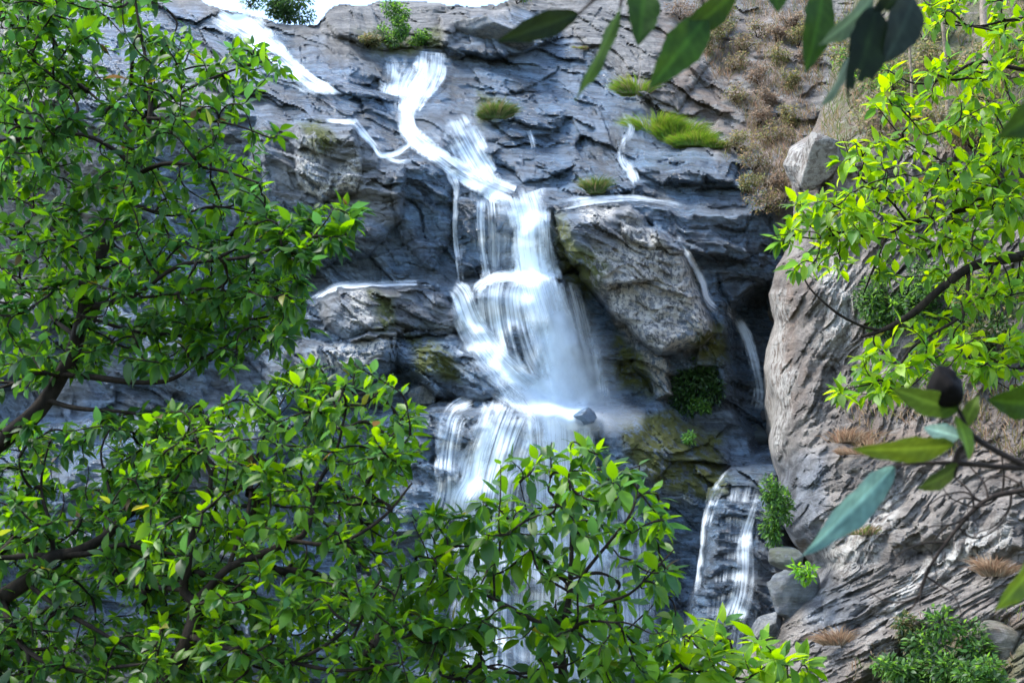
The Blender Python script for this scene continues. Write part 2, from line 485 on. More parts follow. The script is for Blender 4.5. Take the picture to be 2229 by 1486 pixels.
th = math.radians(21)
warp = fbm(XM * .35, ZM * .35, 3, 31) * .5
s_ = ZM * math.cos(th) + XM * math.sin(th) + warp
x_ = XM * math.cos(th) - ZM * math.sin(th)
lay = .30 * shingle(s_, 1.15, 1, x_) + .20 * shingle(s_, .47, 2, x_) + .10 * shingle(s_ + .1, .2, 3, x_) + .04 * shingle(s_, .12, 9, x_)
lm = sdist(LICH, U, V)
kk = np.clip(.35 + .65 * slab + .4 * np.exp(-((V - 560) / 60.) ** 2) * (U < 1000), 0, 1) * (1 - .8 * sstep(-10, 20, lm))
h1, e1 = cells(x_ * .36, s_ * .95, 1)
h2, e2 = cells(x_ * .8 + 3, s_ * 2.4, 2)
h3, e3 = cells(x_ * 2.0 + 1, s_ * 6.0, 3); h4, e4 = cells(x_ * 4.5 + 2, s_ * 13, 4)
rel = lay * kk + .46 * h1 + .24 * h2 + .11 * h3 + .05 * h4
rel = rel - .06 * (1 - sstep(0, .06, e1)) - .03 * (1 - sstep(0, .07, e2))
rel = rel + .20 * fbm(XM * .45, ZM * .45, 3, 41) + .05 * fbm(XM * 1.9, ZM * 2.6, 5, 44, .6)
wfall = np.exp(-((U - np.interp(V, [100, 300, 430, 600, 890, 1486], [930, 930, 1130, 1140, 1200, 1240])) / 70.) ** 2) * (V > 100)
rel = rel * (1 - .55 * wfall)                            # scoured smooth under the main stream
rel = .72 * rel + .28 * blur(rel, 1)
D = D - rel

# skyline: above it the rock rolls back on to the plateau
SKY = [(-420, -60), (380, -40), (430, -5), (470, 18), (540, 30), (600, 48), (690, 52), (715, 25), (745, 10), (850, 4), (990, 6), (1030, 20), (1080, 12), (1130, -10), (1210, -30), (1500, -60), (2640, -110)]
sk = ip(cu, SKY) + fbm(cu * .02, cu * 0 + .5, 4, 51) * 6
P = at(U, V, D)
for j in range(len(cu)):
    i = np.searchsorted(cv, sk[j])
    if i > 0:
        n = np.arange(i, 0, -1)
        P[:i, j, 0] = P[i, j, 0] * (1 + .01 * n)
        P[:i, j, 1] = P[i, j, 1] + .35 * n ** 1.25
        P[:i, j, 2] = P[i, j, 2] - .05 * n * n ** .3 + .03 * rel[:i, j]
ext = P[-1].copy(); ext[:, 2] -= 8; ext[:, 1] -= 1      # carry the foot below the ground
P = np.concatenate([P, ext[None]], 0)

_mu, _mv = fbm(XM * .8, ZM * .8, 4, 61), fbm(XM * .8 + 7, ZM * .8, 4, 62)
def mask_of(poly, soft, seed, amp=26):
    q = np.asarray(poly, float); lo = q.min(0) - 70; hi = q.max(0) + 70
    j0, j1 = np.searchsorted(cu, [lo[0], hi[0]]); i0, i1 = np.searchsorted(cv, [lo[1], hi[1]])
    w_ = np.s_[i0:i1, j0:j1]
    r = np.zeros(U.shape)
    r[w_] = sstep(-soft, soft, sdist(poly, U[w_] + _mu[w_] * amp, V[w_] + _mv[w_] * amp))
    return r

wet = mask_of([(-330, -20), (330, 10), (470, 20), (600, 60), (760, 115), (960, 112), (1000, 60), (1120, 20), (1210, 60), (1300, 130), (1390, 200), (1410, 270), (1500, 320), (1610, 345), (1700, 480), (1720, 1000), (1720, 1760), (-340, 1760)], 20, 61)
wet = wet * np.maximum(sstep(330, 640, U), sstep(-.15, .35, fbm(XM * .22 + 4, ZM * .12, 4, 63) + .25 * sstep(0, 500, U)))
lichen = np.zeros_like(wet)
LZ = [[(1275, 545), (1345, 535), (1370, 460), (1420, 500), (1500, 560), (1550, 690), (1545, 755), (1440, 765), (1380, 735), (1330, 680), (1295, 620)],
      [(650, 300), (690, 290), (700, 400), (780, 330), (785, 410), (700, 440), (650, 420)],
      [(755, 640), (800, 625), (810, 690), (760, 700)], [(1380, 740), (1440, 780), (1475, 865), (1440, 872)], [(1270, 448), (1340, 450), (1330, 480), (1280, 480)],
      [(690, 760), (850, 725), (860, 760), (800, 800), (690, 830)]]
for q in LZ:
    lichen = np.maximum(lichen, mask_of(q, 14, 71, 14))
moss = np.zeros_like(wet)
for q in [[(1200, 470), (1235, 470), (1262, 530), (1300, 545), (1315, 600), (1280, 650), (1240, 600), (1205, 540)], [(810, 640), (845, 640), (840, 715), (815, 715)],
          [(880, 725), (960, 740), (1010, 790), (1000, 835), (900, 820)], [(1340, 905), (1450, 900), (1580, 950), (1580, 1060), (1500, 1090), (1380, 1020)], [(1340, 700), (1400, 760), (1440, 860), (1350, 850)],
          [(655, 265), (700, 262), (740, 300), (690, 330)], [(1500, 740), (1570, 700), (1590, 780), (1520, 800)], [(1040, 210), (1100, 215), (1090, 280), (1050, 270)], [(780, 70), (960, 70), (960, 112), (790, 112)]]:
    moss = np.maximum(moss, mask_of(q, 16, 81, 18))
tan = .75 * np.maximum(mask_of([(1430, 40), (1760, 20), (1760, 470), (1640, 480), (1570, 330), (1480, 250), (1420, 200)], 40, 91), .5 * mask_of([(860, 380), (930, 420), (980, 560), (900, 560)], 16, 93))
dryb = np.maximum(np.maximum(mask_of(LICH, 10, 95, 8), mask_of(LBOULD, 10, 97, 8)), mask_of([(600, 268), (770, 280), (860, 400), (870, 500), (700, 480), (600, 420)], 16, 98))
wet = wet * (1 - .72 * dryb * (1 - .6 * sstep(.1, .5, fbm(XM * .5, ZM * .15, 3, 99))))
wet = wet * (.72 + .28 * sstep(-.5, .3, fbm(XM * .6, ZM * .9, 3, 101)))
mk = np.stack([wet, lichen, moss, tan], -1)
mk = np.concatenate([mk, mk[-1:]], 0)
cliff = link('cliff', mesh_from('cliff', P.reshape(-1, 3), grid_faces(P.shape[0], P.shape[1]), M_ROCK, False, {'mask': mk.reshape(-1, 4)}))
tag(cliff, 'tall wet blue grey layered rock face behind the waterfall', kind='structure')

# depth lookup for everything that lies on the face
Dw = D.copy()
PROUD = None
for _ in range(2):
    Dw = np.minimum(Dw, np.minimum(np.roll(Dw, 1, 1), np.roll(Dw, -1, 1)))
    Dw = np.minimum(Dw, np.minimum(np.roll(Dw, 1, 0), np.roll(Dw, -1, 0)))
Dw = blur(Dw, 2)
PROUD = blur(D, 9) - D
def look(A, u, v):
    x = np.clip((np.asarray(u) - cu[0]) / 3.0, 0, len(cu) - 1.001); y = np.clip((np.asarray(v) - cv[0]) / 3.2, 0, len(cv) - 1.001)
    i = x.astype(int); j = y.astype(int); fx = x - i; fy = y - j
    return (A[j, i] * (1 - fx) + A[j, i + 1] * fx) * (1 - fy) + (A[j + 1, i] * (1 - fx) + A[j + 1, i + 1] * fx) * fy

# ------------------------------------------------------------------ the pale rock buttress beside the gully
BE = [(-220, 1900), (100, 1850), (200, 1815), (290, 1775), (320, 1728), (360, 1716), (395, 1738), (450, 1745), (520, 1725), (590, 1700), (640, 1684), (700, 1692), (800, 1676), (900, 1680), (990, 1690), (1050, 1700), (1130, 1712), (1180, 1735), (1225, 1768), (1270, 1752), (1320, 1700), (1400, 1650), (1486, 1600), (1800, 1480)]
bs = np.concatenate([np.arange(-90, 0, 6.0), np.arange(0, 960, 3.2)])
bv = np.arange(-200, 1761, 3.4)
S2, V2 = np.meshgrid(bs, bv)
X2 = S2 * 26.0 / F; Z2 = -(V2 - CV) * 26.0 / F
sp_ = np.maximum(S2, 0); sn_ = np.maximum(-S2, 0)
edge2 = ip(V2, BE) + fbm(X2 * .9 + .5, Z2 * .8, 3, 111) * 14 * np.exp(-sp_ / 45)
U2 = edge2 + sp_ - .25 * np.sqrt(sn_ * 20)
D2 = 27.6 - .0062 * sp_ + 1.6 * np.clip(1 - sp_ / 90, 0, 1) ** 2 + .10 * sn_
D2 = D2 - .0042 * np.maximum(V2 - 800, 0) + .022 * np.maximum(330 - V2, 0)
U2a = ip(V2, BE) + sp_
_b2u, _b2v = fbm(X2, Z2, 3, 121), fbm(X2 + 9, Z2, 3, 123)
def block2(poly, h, w, soft=False):
    global D2
    k = np.clip(sdist(poly, U2a + _b2u * 12, V2 + _b2v * 12) / w, 0, 1)
    D2 = D2 - h * (k * k * (3 - 2 * k) if soft else np.sqrt(1 - (1 - k) ** 2))
block2([(1690, 560), (1780, 560), (1850, 640), (1830, 760), (1790, 880), (1700, 960), (1670, 800)], .3, 60)
block2([(1700, 1000), (1830, 960), (1960, 1000), (1930, 1060), (1800, 1180), (1740, 1190), (1700, 1100)], .35, 60)
block2([(1800, 1215), (1900, 1120), (2020, 1060), (2229, 1090), (2229, 1200), (2010, 1290), (1900, 1340), (1810, 1400), (1780, 1320)], .45, 80)
block2([(1830, 1400), (2000, 1310), (2140, 1200), (2229, 1160), (2300, 1260), (2100, 1310), (1950, 1400), (1840, 1470)], .22, 40)
block2([(1720, 1180), (1760, 1170), (1800, 1200), (1800, 1240), (1750, 1250)], -1.4, 22, True)
block2([(1820, 1500), (1990, 1350), (2110, 1320), (2240, 1340), (2640, 1300), (2640, 1760), (1800, 1760)], -.55, 50, True)
block2([(1960, 1180), (2080, 1150), (2090, 1200), (1980, 1240)], -.25, 26, True)
block2([(1850, 640), (2229, 560), (2640, 500), (2640, 800), (2229, 760), (1900, 760)], -.5, 60, True)
wr = fbm(X2 * .4, Z2 * .4, 3, 131) * .18
def slanting(deg, sd):
    ang = math.radians(deg)
    s2 = Z2 * math.cos(ang) - X2 * math.sin(ang) + wr
    x2 = X2 * math.cos(ang) + Z2 * math.sin(ang)
    g1, f1 = cells(x2 * .45, s2 * 1.4, sd); g2, f2 = cells(x2 * 1.3, s2 * 4.2, sd + 1); g3, f3_ = cells(x2 * 2.6, s2 * 10, sd + 2)
    return (.05 * shingle(s2, .8, 11, x2) + .09 * shingle(s2, .31, 12, x2) + .09 * shingle(s2, .15, 13, x2)
            + .10 * g1 + .13 * g2 + .10 * g3 - .05 * (1 - sstep(0, .06, f1)))
steep = sstep(1020, 860, V2 + fbm(X2 * .4, Z2 * .4, 2, 133) * 60)
rel2 = slanting(64, 5) * steep + slanting(37, 15) * (1 - steep) + .10 * fbm(X2 * .5, Z2 * .5, 3, 141) + .05 * fbm(X2 * 2.2, Z2 * 2.2, 5, 143, .6)
rel2 = .75 * rel2 + .25 * blur(rel2, 1)
D2 = D2 - rel2
P2 = at(U2, V2, D2)
e2_ = P2[-1].copy(); e2_[:, 2] -= 9; P2 = np.concatenate([P2, e2_[None]], 0)
e2_ = P2[:, :1].copy(); e2_[:, :, 1] += 6; P2 = np.concatenate([e2_, P2], 1)
_m2u, _m2v = fbm(X2, Z2, 4, 151), fbm(X2 + 7, Z2, 4, 152)
def mask2(poly, soft, seed, amp=26):
    return sstep(-soft, soft, sdist(poly, U2a + _m2u * amp, V2 + _m2v * amp))
wet2 = np.maximum(.55 * mask2([(1690, 990), (1800, 1000), (1790, 1180), (1730, 1200), (1690, 1100)], 26, 151), .5 * mask2([(1770, 1220), (1880, 1300), (1830, 1420), (1780, 1400)], 26, 153))
lich_lit2 = np.maximum(.8 * mask2([(1700, 330), (1790, 300), (1800, 400), (1720, 400)], 20, 155), np.maximum(.9 * mask2([(1790, 560), (1850, 560), (1850, 760), (1800, 760)], 24, 157),  # lichen, with lit facets and glancing-light streaks painted pale into the same mask
        1.0 * mask2([(1940, 1300), (2120, 1160), (2200, 1130), (2150, 1200), (2000, 1300), (1900, 1380)], 22, 159)))
lich_lit2 = np.maximum(lich_lit2, .8 * mask2([(1780, 1180), (1880, 1100), (1960, 1080), (1930, 1160), (1840, 1250), (1790, 1260)], 24, 160))
lich_lit2 = np.maximum(lich_lit2, .7 * mask2([(1660, 640), (1715, 640), (1715, 980), (1670, 980)], 16, 161))
moss2 = np.maximum(.7 * mask2([(1850, -200), (2640, -200), (2640, 300), (1800, 300)], 40, 163), .6 * mask2([(1880, 1440), (2200, 1380), (2640, 1380), (2640, 1760), (1850, 1760)], 40, 165))
tan2 = np.maximum(mask2([(1690, 560), (1760, 600), (1740, 900), (1690, 900)], 40, 167), np.maximum(.8 * mask2([(1860, 1420), (2000, 1340), (2400, 1320), (2400, 1760), (1800, 1760)], 30, 169), .7 * mask2([(1840, 850), (2400, 850), (2400, 1060), (1900, 1000)], 40, 171)))
tan2 = np.maximum(tan2, mask2([(1800, -200), (2640, -200), (2640, 330), (1750, 330)], 40, 173))
mk2 = np.stack([wet2, lich_lit2, moss2, tan2], -1)
mk2 = np.concatenate([mk2, mk2[-1:]], 0); mk2 = np.concatenate([mk2[:, :1], mk2], 1)
tag(link('rock_buttress', mesh_from('rock_buttress', P2.reshape(-1, 3), grid_faces(P2.shape[0], P2.shape[1]), M_ROCK_R, False, {'mask': mk2.reshape(-1, 4)})),
    'pale dry buttress of slanting layered rock beside the dark gully', kind='structure')
def look2(u, v):
    """depth of the buttress at a pixel"""
    s = np.asarray(u, float) - ip(np.asarray(v, float), BE)
    j = np.clip((np.asarray(v) - bv[0]) / 3.4, 0, len(bv) - 1).astype(int); i = np.clip(np.searchsorted(bs, s), 0, len(bs) - 1)
    return D2[j, i]

# ------------------------------------------------------------------ water
def ribbon(name, pts, parent=None, off=.12, nc=13, brk=.9, mist=0.0, fade=6.0):
    """pts: (u, v, width, density) along the flow; the sheet follows the rock a hand's breadth in front of it"""
    q = catmull(pts, 5.0)
    t = np.gradient(q[:, :2], axis=0)
    t /= np.linalg.norm(t, axis=1)[:, None] + 1e-9
    nrm = np.stack([t[:, 1], -t[:, 0]], -1)
    a = np.linspace(-1, 1, nc)
    uu = q[:, None, 0] + nrm[:, None, 0] * a[None] * q[:, None, 2] * .5
    vv = q[:, None, 1] + nrm[:, None, 1] * a[None] * q[:, None, 2] * .5
    d = look(Dw, uu, vv) - off
    d0 = d.copy()
    for _ in range(2):
        d[1:-1] = (d[:-2] + d[1:-1] * 2 + d[2:]) / 4
    d = np.minimum(d, d0 + .04)
    Pw = at(uu, vv, d)
    seg = np.linalg.norm(np.diff(Pw[:, nc // 2], axis=0), axis=1)
    along = np.concatenate([[0], np.cumsum(seg)])
    wm = q[:, 2] * 34.0 / F
    uv = np.stack([a[None] * wm[:, None] * .5 + pts[0][0] * .37, np.repeat(along[:, None], nc, 1) + pts[0][1] * .11], -1)
    ends = np.minimum(np.arange(len(q)), np.arange(len(q))[::-1]) / fade
    dn = np.clip(q[:, 3], 0, 1.3) - .5 * (1 - np.clip(ends, 0, 1))
    hollow = .42 * np.exp(-((uu - 1126) / 30) ** 2 - ((vv - 752) / 48) ** 2) + .12 * np.exp(-((uu - 1100) / 50) ** 2 - ((vv - 668) / 28) ** 2)
    dn = dn[:, None] - hollow - brk * np.clip(look(PROUD, uu, vv), -.15, .5)         # stones that stand proud break the sheet
    fl = np.stack([dn, np.repeat(np.abs(a)[None], len(q), 0), np.full(uu.shape, mist), np.ones_like(uu)], -1)
    return link(name, mesh_from(name, Pw.reshape(-1, 3), grid_faces(len(q), nc), M_WATER, True, {'flow': fl.reshape(-1, 4)}, uv.reshape(-1, 2)), parent)

fall = tag(empty('waterfall', (0, 0, 0)), 'white main waterfall tumbling in tiers down the dark rock face', kind='structure')
R = lambda *p, **k: ribbon('water_sheet', p, fall, **k)
R((938, 114, 70, .95), (932, 160, 84, .9), (902, 215, 58, .95), (884, 262, 46, 1.1), (905, 302, 50, 1.15), (955, 340, 46, 1.1), (1010, 378, 50, 1.1), (1062, 405, 58, 1.15), (1115, 428, 70, 1.2), nc=19, brk=1.7)
R((850, 118, 60, .35), (860, 150, 70, .5), (850, 200, 60, .5), (840, 240, 40, .3), brk=2.5, nc=15)
R((905, 130, 50, .5), (880, 180, 40, .6), (872, 225, 40, .55), (868, 262, 30, .4))
R((985, 252, 66, .75), (1005, 290, 88, .85), (1030, 335, 84, .9), (1055, 375, 62, .95), (1075, 405, 50, 1.0), off=.2)
R((962, 262, 50, .5), (965, 310, 60, .5), (985, 350, 50, .45), off=.16)
R((768, 264, 22, .95), (790, 290, 20, .8), (815, 318, 16, .75), (830, 338, 16, .9), (865, 332, 16, .8), (905, 305, 18, 1.0), off=.1, nc=7)
R((700, 262, 10, .7), (740, 265, 14, .8), (775, 266, 22, .9), off=.1, nc=7)
R((830, 340, 12, .8), (870, 352, 12, .6), (900, 345, 10, .5), off=.1, nc=5)
R((975, 355, 30, .7), (985, 385, 26, .65), (993, 410, 18, .75), (992, 450, 14, .8), (990, 500, 12, .7), (996, 560, 14, .7), (1003, 612, 18, .8), off=.2, nc=7)
R((1020, 385, 70, .35), (1020, 440, 76, .34), (1020, 520, 80, .3), (1022, 605, 80, .34), off=.16, nc=21)
R((1075, 408, 60, .7), (1082, 450, 78, .5), (1085, 520, 86, .42), (1085, 605, 90, .5), off=.22, nc=21)
R((1050, 420, 30, .6), (1046, 470, 22, .75), (1050, 540, 18, .7), (1060, 606, 22, .8), off=.28, nc=9)
R((1136, 424, 116, 1.15), (1150, 470, 96, .95), (1152, 530, 86, .95), (1150, 600, 96, 1.0), (1152, 625, 110, 1.0), off=.3, nc=21)
R((1186, 440, 26, .8), (1190, 500, 24, .75), (1196, 560, 34, .7), (1210, 620, 44, .7), off=.24, nc=9)
R((1130, 585, 90, .2), (1120, 612, 160, .6), (1112, 645, 210, .92), (1115, 680, 222, .9), (1125, 730, 212, .86), (1145, 790, 195, .86), (1180, 850, 165, 1.0), (1212, 892, 140, 1.15), off=.3, nc=31, brk=.35)
R((1170, 570, 80, .9), (1180, 610, 96, 1.2), (1190, 660, 104, 1.2), (1205, 720, 110, 1.2), (1222, 790, 112, 1.25), (1235, 860, 116, 1.3), (1235, 900, 116, 1.3), off=.45, nc=21, brk=.3)
R((1225, 600, 50, .6), (1240, 660, 70, .65), (1258, 730, 84, .65), (1275, 800, 90, .7), (1285, 880, 110, .75), off=.5, nc=17, brk=.3)
R((975, 612, 30, .4), (1005, 640, 54, .9), (1030, 700, 58, 1.05), (1075, 765, 64, .95), (1130, 820, 66, 1.05), (1190, 868, 66, 1.2), (1232, 896, 66, 1.25), off=.36, nc=15, brk=.4)
R((995, 640, 40, .6), (1016, 705, 56, .7), (1058, 778, 64, .62), (1110, 832, 76, .65), (1160, 880, 86, .7), off=.3, nc=15, brk=.4)
R((945, 728, 40, .3), (1020, 782, 76, .5), (1095, 838, 80, .55), (1150, 882, 70, .6), off=.14, nc=15)
R((1230, 870, 110, .9), (1224, 900, 100, 1.25), (1232, 955, 122, 1.3), (1245, 1040, 135, 1.15), (1250, 1120, 155, 1.0), (1258, 1250, 175, .85), (1262, 1400, 195, .85), (1265, 1500, 210, .85), off=.4, nc=25, brk=.3)
R((1130, 880, 120, .4), (1118, 905, 155, .75), (1102, 945, 180, .85), (1085, 1000, 190, .9), (1070, 1060, 185, .85), (1062, 1130, 180, .75), (1060, 1280, 180, .65), (1058, 1486, 180, .6), off=.34, nc=31, brk=.6)
R((1070, 915, 44, .8), (1045, 980, 50, .9), (1030, 1045, 60, .95), (1008, 1085, 66, .85), (1000, 1140, 70, .7), off=.42, nc=13, brk=.5)
R((1040, 878, 50, .6), (995, 902, 66, .8), (980, 950, 60, .75), (972, 1010, 58, .7), (968, 1075, 60, .65), (940, 1200, 66, .55), (930, 1400, 66, .5), off=.24, nc=21, brk=.7)
R((1160, 880, 60, .6), (1168, 930, 70, .8), (1172, 1000, 70, .75), (1175, 1080, 76, .65), (1178, 1200, 90, .5), off=.38, nc=17, brk=.6)
R((1340, 1080, 120, .5), (1345, 1200, 150, .6), (1350, 1330, 170, .65), (1360, 1486, 190, .7), off=.5, nc=31)
R((1170, 1090, 100, .5), (1170, 1200, 110, .55), (1165, 1486, 120, .55), off=.4, nc=21)
R((1420, 1380, 120, .6), (1470, 1430, 200, .7), (1500, 1500, 260, .75), off=.6, nc=21)
R((1128, 412, 90, .8), (1146, 470, 84, 1.0), (1152, 540, 86, 1.05), (1162, 600, 100, 1.1), (1182, 670, 104, 1.05), (1205, 750, 108, 1.05), (1228, 840, 112, 1.15), (1236, 900, 112, 1.2), (1242, 1000, 120, 1.0), (1248, 1120, 130, .7), off=.55, nc=21, brk=.2, fade=12)
# drifting spray
S = lambda *p, **k: ribbon('spray', p, fall, mist=1.0, nc=21, brk=0, fade=10, **k)
S((1190, 640, 120, .3), (1230, 740, 190, .42), (1250, 820, 220, .5), (1260, 890, 240, .5), (1262, 940, 230, .3), (1262, 980, 200, .1), off=.8)
S((1130, 800, 120, .2), (1170, 850, 180, .4), (1210, 895, 220, .45), (1230, 940, 200, .2), off=.7)
S((1240, 888, 90, .35), (1310, 898, 90, .3), (1380, 910, 70, .18), (1440, 918, 40, .08), off=.7)
S((1150, 580, 90, .2), (1150, 610, 110, .4), (1150, 650, 150, .25), (1150, 700, 170, .1), off=.5)
R((1028, 650, 26, .5), (1042, 626, 28, .8), (1070, 608, 28, .95), (1110, 600, 30, 1.0), (1160, 602, 36, 1.0), (1195, 622, 40, .9), (1215, 660, 44, .7), off=.42, nc=9, brk=.3)  # highlight along the arched dome lip, added as a bright water strip
S((1130, 420, 90, .3), (1140, 445, 120, .4), (1145, 490, 130, .2), (1148, 540, 120, .05), off=.4)
S((1250, 1000, 150, .1), (1250, 1100, 220, .3), (1260, 1250, 300, .3), (1280, 1400, 380, .4), (1300, 1500, 420, .5), off=.9)

up = tag(empty('stream', (0, 0, 0)), 'slim upper stream sliding over the skyline slab beside dark shrubs', kind='structure')
T = lambda *p, **k: ribbon('water_sheet', p, up, **k)
T((470, 18, 70, .7), (500, 34, 86, .95), (545, 62, 76, 1.15), (590, 104, 56, 1.0), (640, 152, 46, .95), (690, 188, 38, 1.15), (748, 198, 20, .7), off=.14, brk=2.2, nc=19)
T((520, 60, 40, .5), (575, 120, 36, .55), (630, 175, 26, .5), (690, 205, 20, .5), off=.1, brk=2.5)
T((620, 120, 24, .6), (660, 185, 18, .6), (710, 210, 14, .5), off=.1, nc=7)

def rivulet(label, *p, **k):
    o = ribbon('rivulet', p, None, **k)
    return tag(o, label, kind='structure')
rivulet('thin rivulet running down the edge of the lichened block', (1470, 500, 14, .3), (1490, 540, 18, .5), (1505, 568, 18, .75), (1520, 594, 20, .8), (1532, 620, 18, .8), (1540, 648, 22, .65), (1560, 668, 40, .45), (1590, 690, 40, .4), (1604, 705, 30, .5), off=.12, nc=9, brk=1.6)
rivulet('slender white rivulet dropping inside the dark gully', (1600, 690, 24, .6), (1622, 725, 30, .85), (1637, 770, 28, .85), (1647, 815, 26, .8), (1652, 862, 28, .6), (1640, 905, 40, .35), off=.2, nc=11, brk=1.4)
rivulet('rivulet curving round the foot of the gully', (1620, 872, 10, .5), (1652, 872, 8, .7), (1672, 900, 9, .7), off=.14, nc=5)
rivulet('pale rivulet sliding down one side of the mossy slab', (1600, 1022, 26, .6), (1570, 1055, 30, .7), (1545, 1110, 26, .75), (1532, 1170, 20, .8), (1524, 1240, 16, .8), (1512, 1320, 14, .7), off=.2, nc=9)
rivulet('rivulet fanning out over the slab beside the trailing shrub', (1650, 1078, 12, .7), (1636, 1120, 20, .8), (1622, 1170, 34, .75), (1620, 1240, 50, .7), (1612, 1300, 60, .7), (1590, 1365, 70, .6), off=.2, nc=15)
rivulet('thin veil of water glazing the whole bluish slab', (1625, 1012, 80, .3), (1605, 1080, 110, .36), (1600, 1160, 124, .34), (1594, 1250, 130, .36), (1584, 1370, 140, .42), (1564, 1486, 150, .45), off=.12, nc=25, brk=1.2)
rivulet('trickle spreading over the ledge above the lichened block', (1350, 352, 26, .6), (1372, 372, 30, .6), (1384, 405, 24, .65), (1382, 432, 30, .6), off=.12, nc=9)
rivulet('thread of water crossing the slab beside lime green grass', (1340, 215, 16, .3), (1358, 250, 18, .5), (1374, 282, 18, .6), (1356, 315, 20, .55), (1352, 345, 22, .55), (1368, 375, 26, .55), off=.1, nc=9, brk=1.5)
rivulet('short white spurt alone on the grey slab', (1152, 284, 12, 1.1), (1158, 305, 16, 1.1), (1162, 322, 14, .9), off=.12, nc=5)
rivulet('foaming skim of water along the ledge over the boulder', (1200, 448, 40, .4), (1290, 436, 22, .6), (1390, 432, 16, .6), (1500, 452, 14, .5), off=.1, nc=7)
rivulet('trickle over the ledge beside the round dark boulder', (660, 690, 30, .35), (690, 655, 34, .5), (735, 628, 30, .5), (800, 622, 26, .42), (900, 618, 20, .3), (985, 622, 20, .4), off=.1, nc=13, brk=2.0)
# ------------------------------------------------------------------ boulders that stand apart from the face
def boulder(label, u, v, Y, size, seed, mask, rot=0.0, mat=None, name='boulder', group=None):
    """an angular stone: a sphere cut by random planes and roughened; size = half extents in metres"""
    r = np.random.default_rng(seed)
    nt, npz = 26, 44
    t = np.linspace(0.02, np.pi - .02, nt)[:, None]; p = np.linspace(0, 2 * np.pi, npz, endpoint=False)[None]
    dv = np.stack([np.sin(t) * np.cos(p), np.sin(t) * np.sin(p), np.cos(t) + 0 * p], -1)
    rad = np.full(dv.shape[:2], 1.25)
    for k in range(13):
        n = r.normal(size=3); n /= np.linalg.norm(n)
        c = dv @ n
        rad = np.where(c > .05, np.minimum(rad, r.uniform(.55, .95) / np.maximum(c, .05)), rad)
    rad = rad * (1 + .035 * fbm(dv[..., 0] * 3 + seed, dv[..., 2] * 3 + dv[..., 1] * 2, 4, 7))
    q = dv * rad[..., None] * np.asarray(size)
    ca, sa = math.cos(rot), math.sin(rot)
    q = np.stack([q[..., 0] * ca - q[..., 2] * sa, q[..., 1], q[..., 0] * sa + q[..., 2] * ca], -1)
    i = np.arange(nt * npz).reshape(nt, npz)
    fc = np.stack([i[:-1], np.roll(i, -1, 1)[:-1], np.roll(i, -1, 1)[1:], i[1:]], -1).reshape(-1, 4)
    caps = np.stack([i[0][::-1], i[-1]], 0)
    me = mesh_from(name, q.reshape(-1, 3), [fc[:, ::-1], caps[:, ::-1]], mat or M_ROCK_R, True, {'mask': np.tile(np.asarray(mask, float), (nt * npz, 1))})
    o = link(name, me, None, at(u, v, Y))
    return tag(o, label, 'boulder', group)

def Dc(u, v): return float(look(D, u, v))
def Db(u, v): return float(look2(u, v))
boulder('pale rounded boulder perched on the buttress shoulder above the leaves', 1782, 348, Db(1800, 345) + .15, (.62, .6, .55), 31, (0, .6, 0, .3), .2)
boulder('wet blue grey boulder at the foot of the slanting buttress', 1728, 1310, Db(1740, 1310) - .1, (.62, .5, .6), 5, (.75, .1, .2, 0), .3)
boulder('small pale wet stone leaning on the blue grey boulder', 1668, 1362, Db(1690, 1362) - .15, (.40, .4, .27), 6, (.6, .3, .1, 0), .5)
boulder('dark stone splitting the water at the lip of the lower fall', 1270, 912, Dc(1270, 915) - .7, (.30, .3, .26), 21, (1, 0, 0, 0), -.3, M_ROCK)
boulder('flat grey rock slab overhanging the head of the fall', 1065, 72, Dc(1065, 72) - .1, (1.35, 1.0, .42), 9, (.45, .3, 0, .1), -.12, M_ROCK)
boulder('dark wedge of rock tucked under the overhanging slab', 985, 118, Dc(985, 118) - .1, (.42, .5, .2), 10, (.9, 0, 0, 0), -.5, M_ROCK)
boulder('dull cream coloured rock among shrubs below the buttress', 2180, 1395, Db(2190, 1395) + .1, (.5, .5, .32), 12, (.1, .25, .35, .9), .1)
boulder('small cream stone beside the larger cream rock', 2125, 1440, Db(2125, 1440) + .05, (.3, .4, .28), 13, (.1, .15, .3, .9), .4)
boulder('mossy dark stone beside the trailing shrub in the gully', 1715, 1215, 25.2, (.3, .4, .32), 14, (.4, 0, .5, .1), .4, M_ROCK)
boulder('dark wet stone wedged low in the gully', 1650, 945, Dc(1650, 945) - .1, (.42, .4, .26), 15, (.9, 0, .2, .2), -.2, M_ROCK)
boulder('brown stone resting above the dark wet gully stone', 1668, 905, Dc(1668, 905) - .1, (.22, .3, .2), 16, (.5, 0, .1, .8), .2, M_ROCK)
boulder('knobbly wet stone by the thin curtain of water', 925, 868, Dc(925, 868) - .05, (.42, .4, .3), 17, (.8, .3, .2, .1), .1, M_ROCK)
boulder('low wet stone in the spray beside the knobbly one', 1060, 880, Dc(1060, 880) - .05, (.3, .3, .16), 18, (1, 0, 0, 0), 0, M_ROCK)

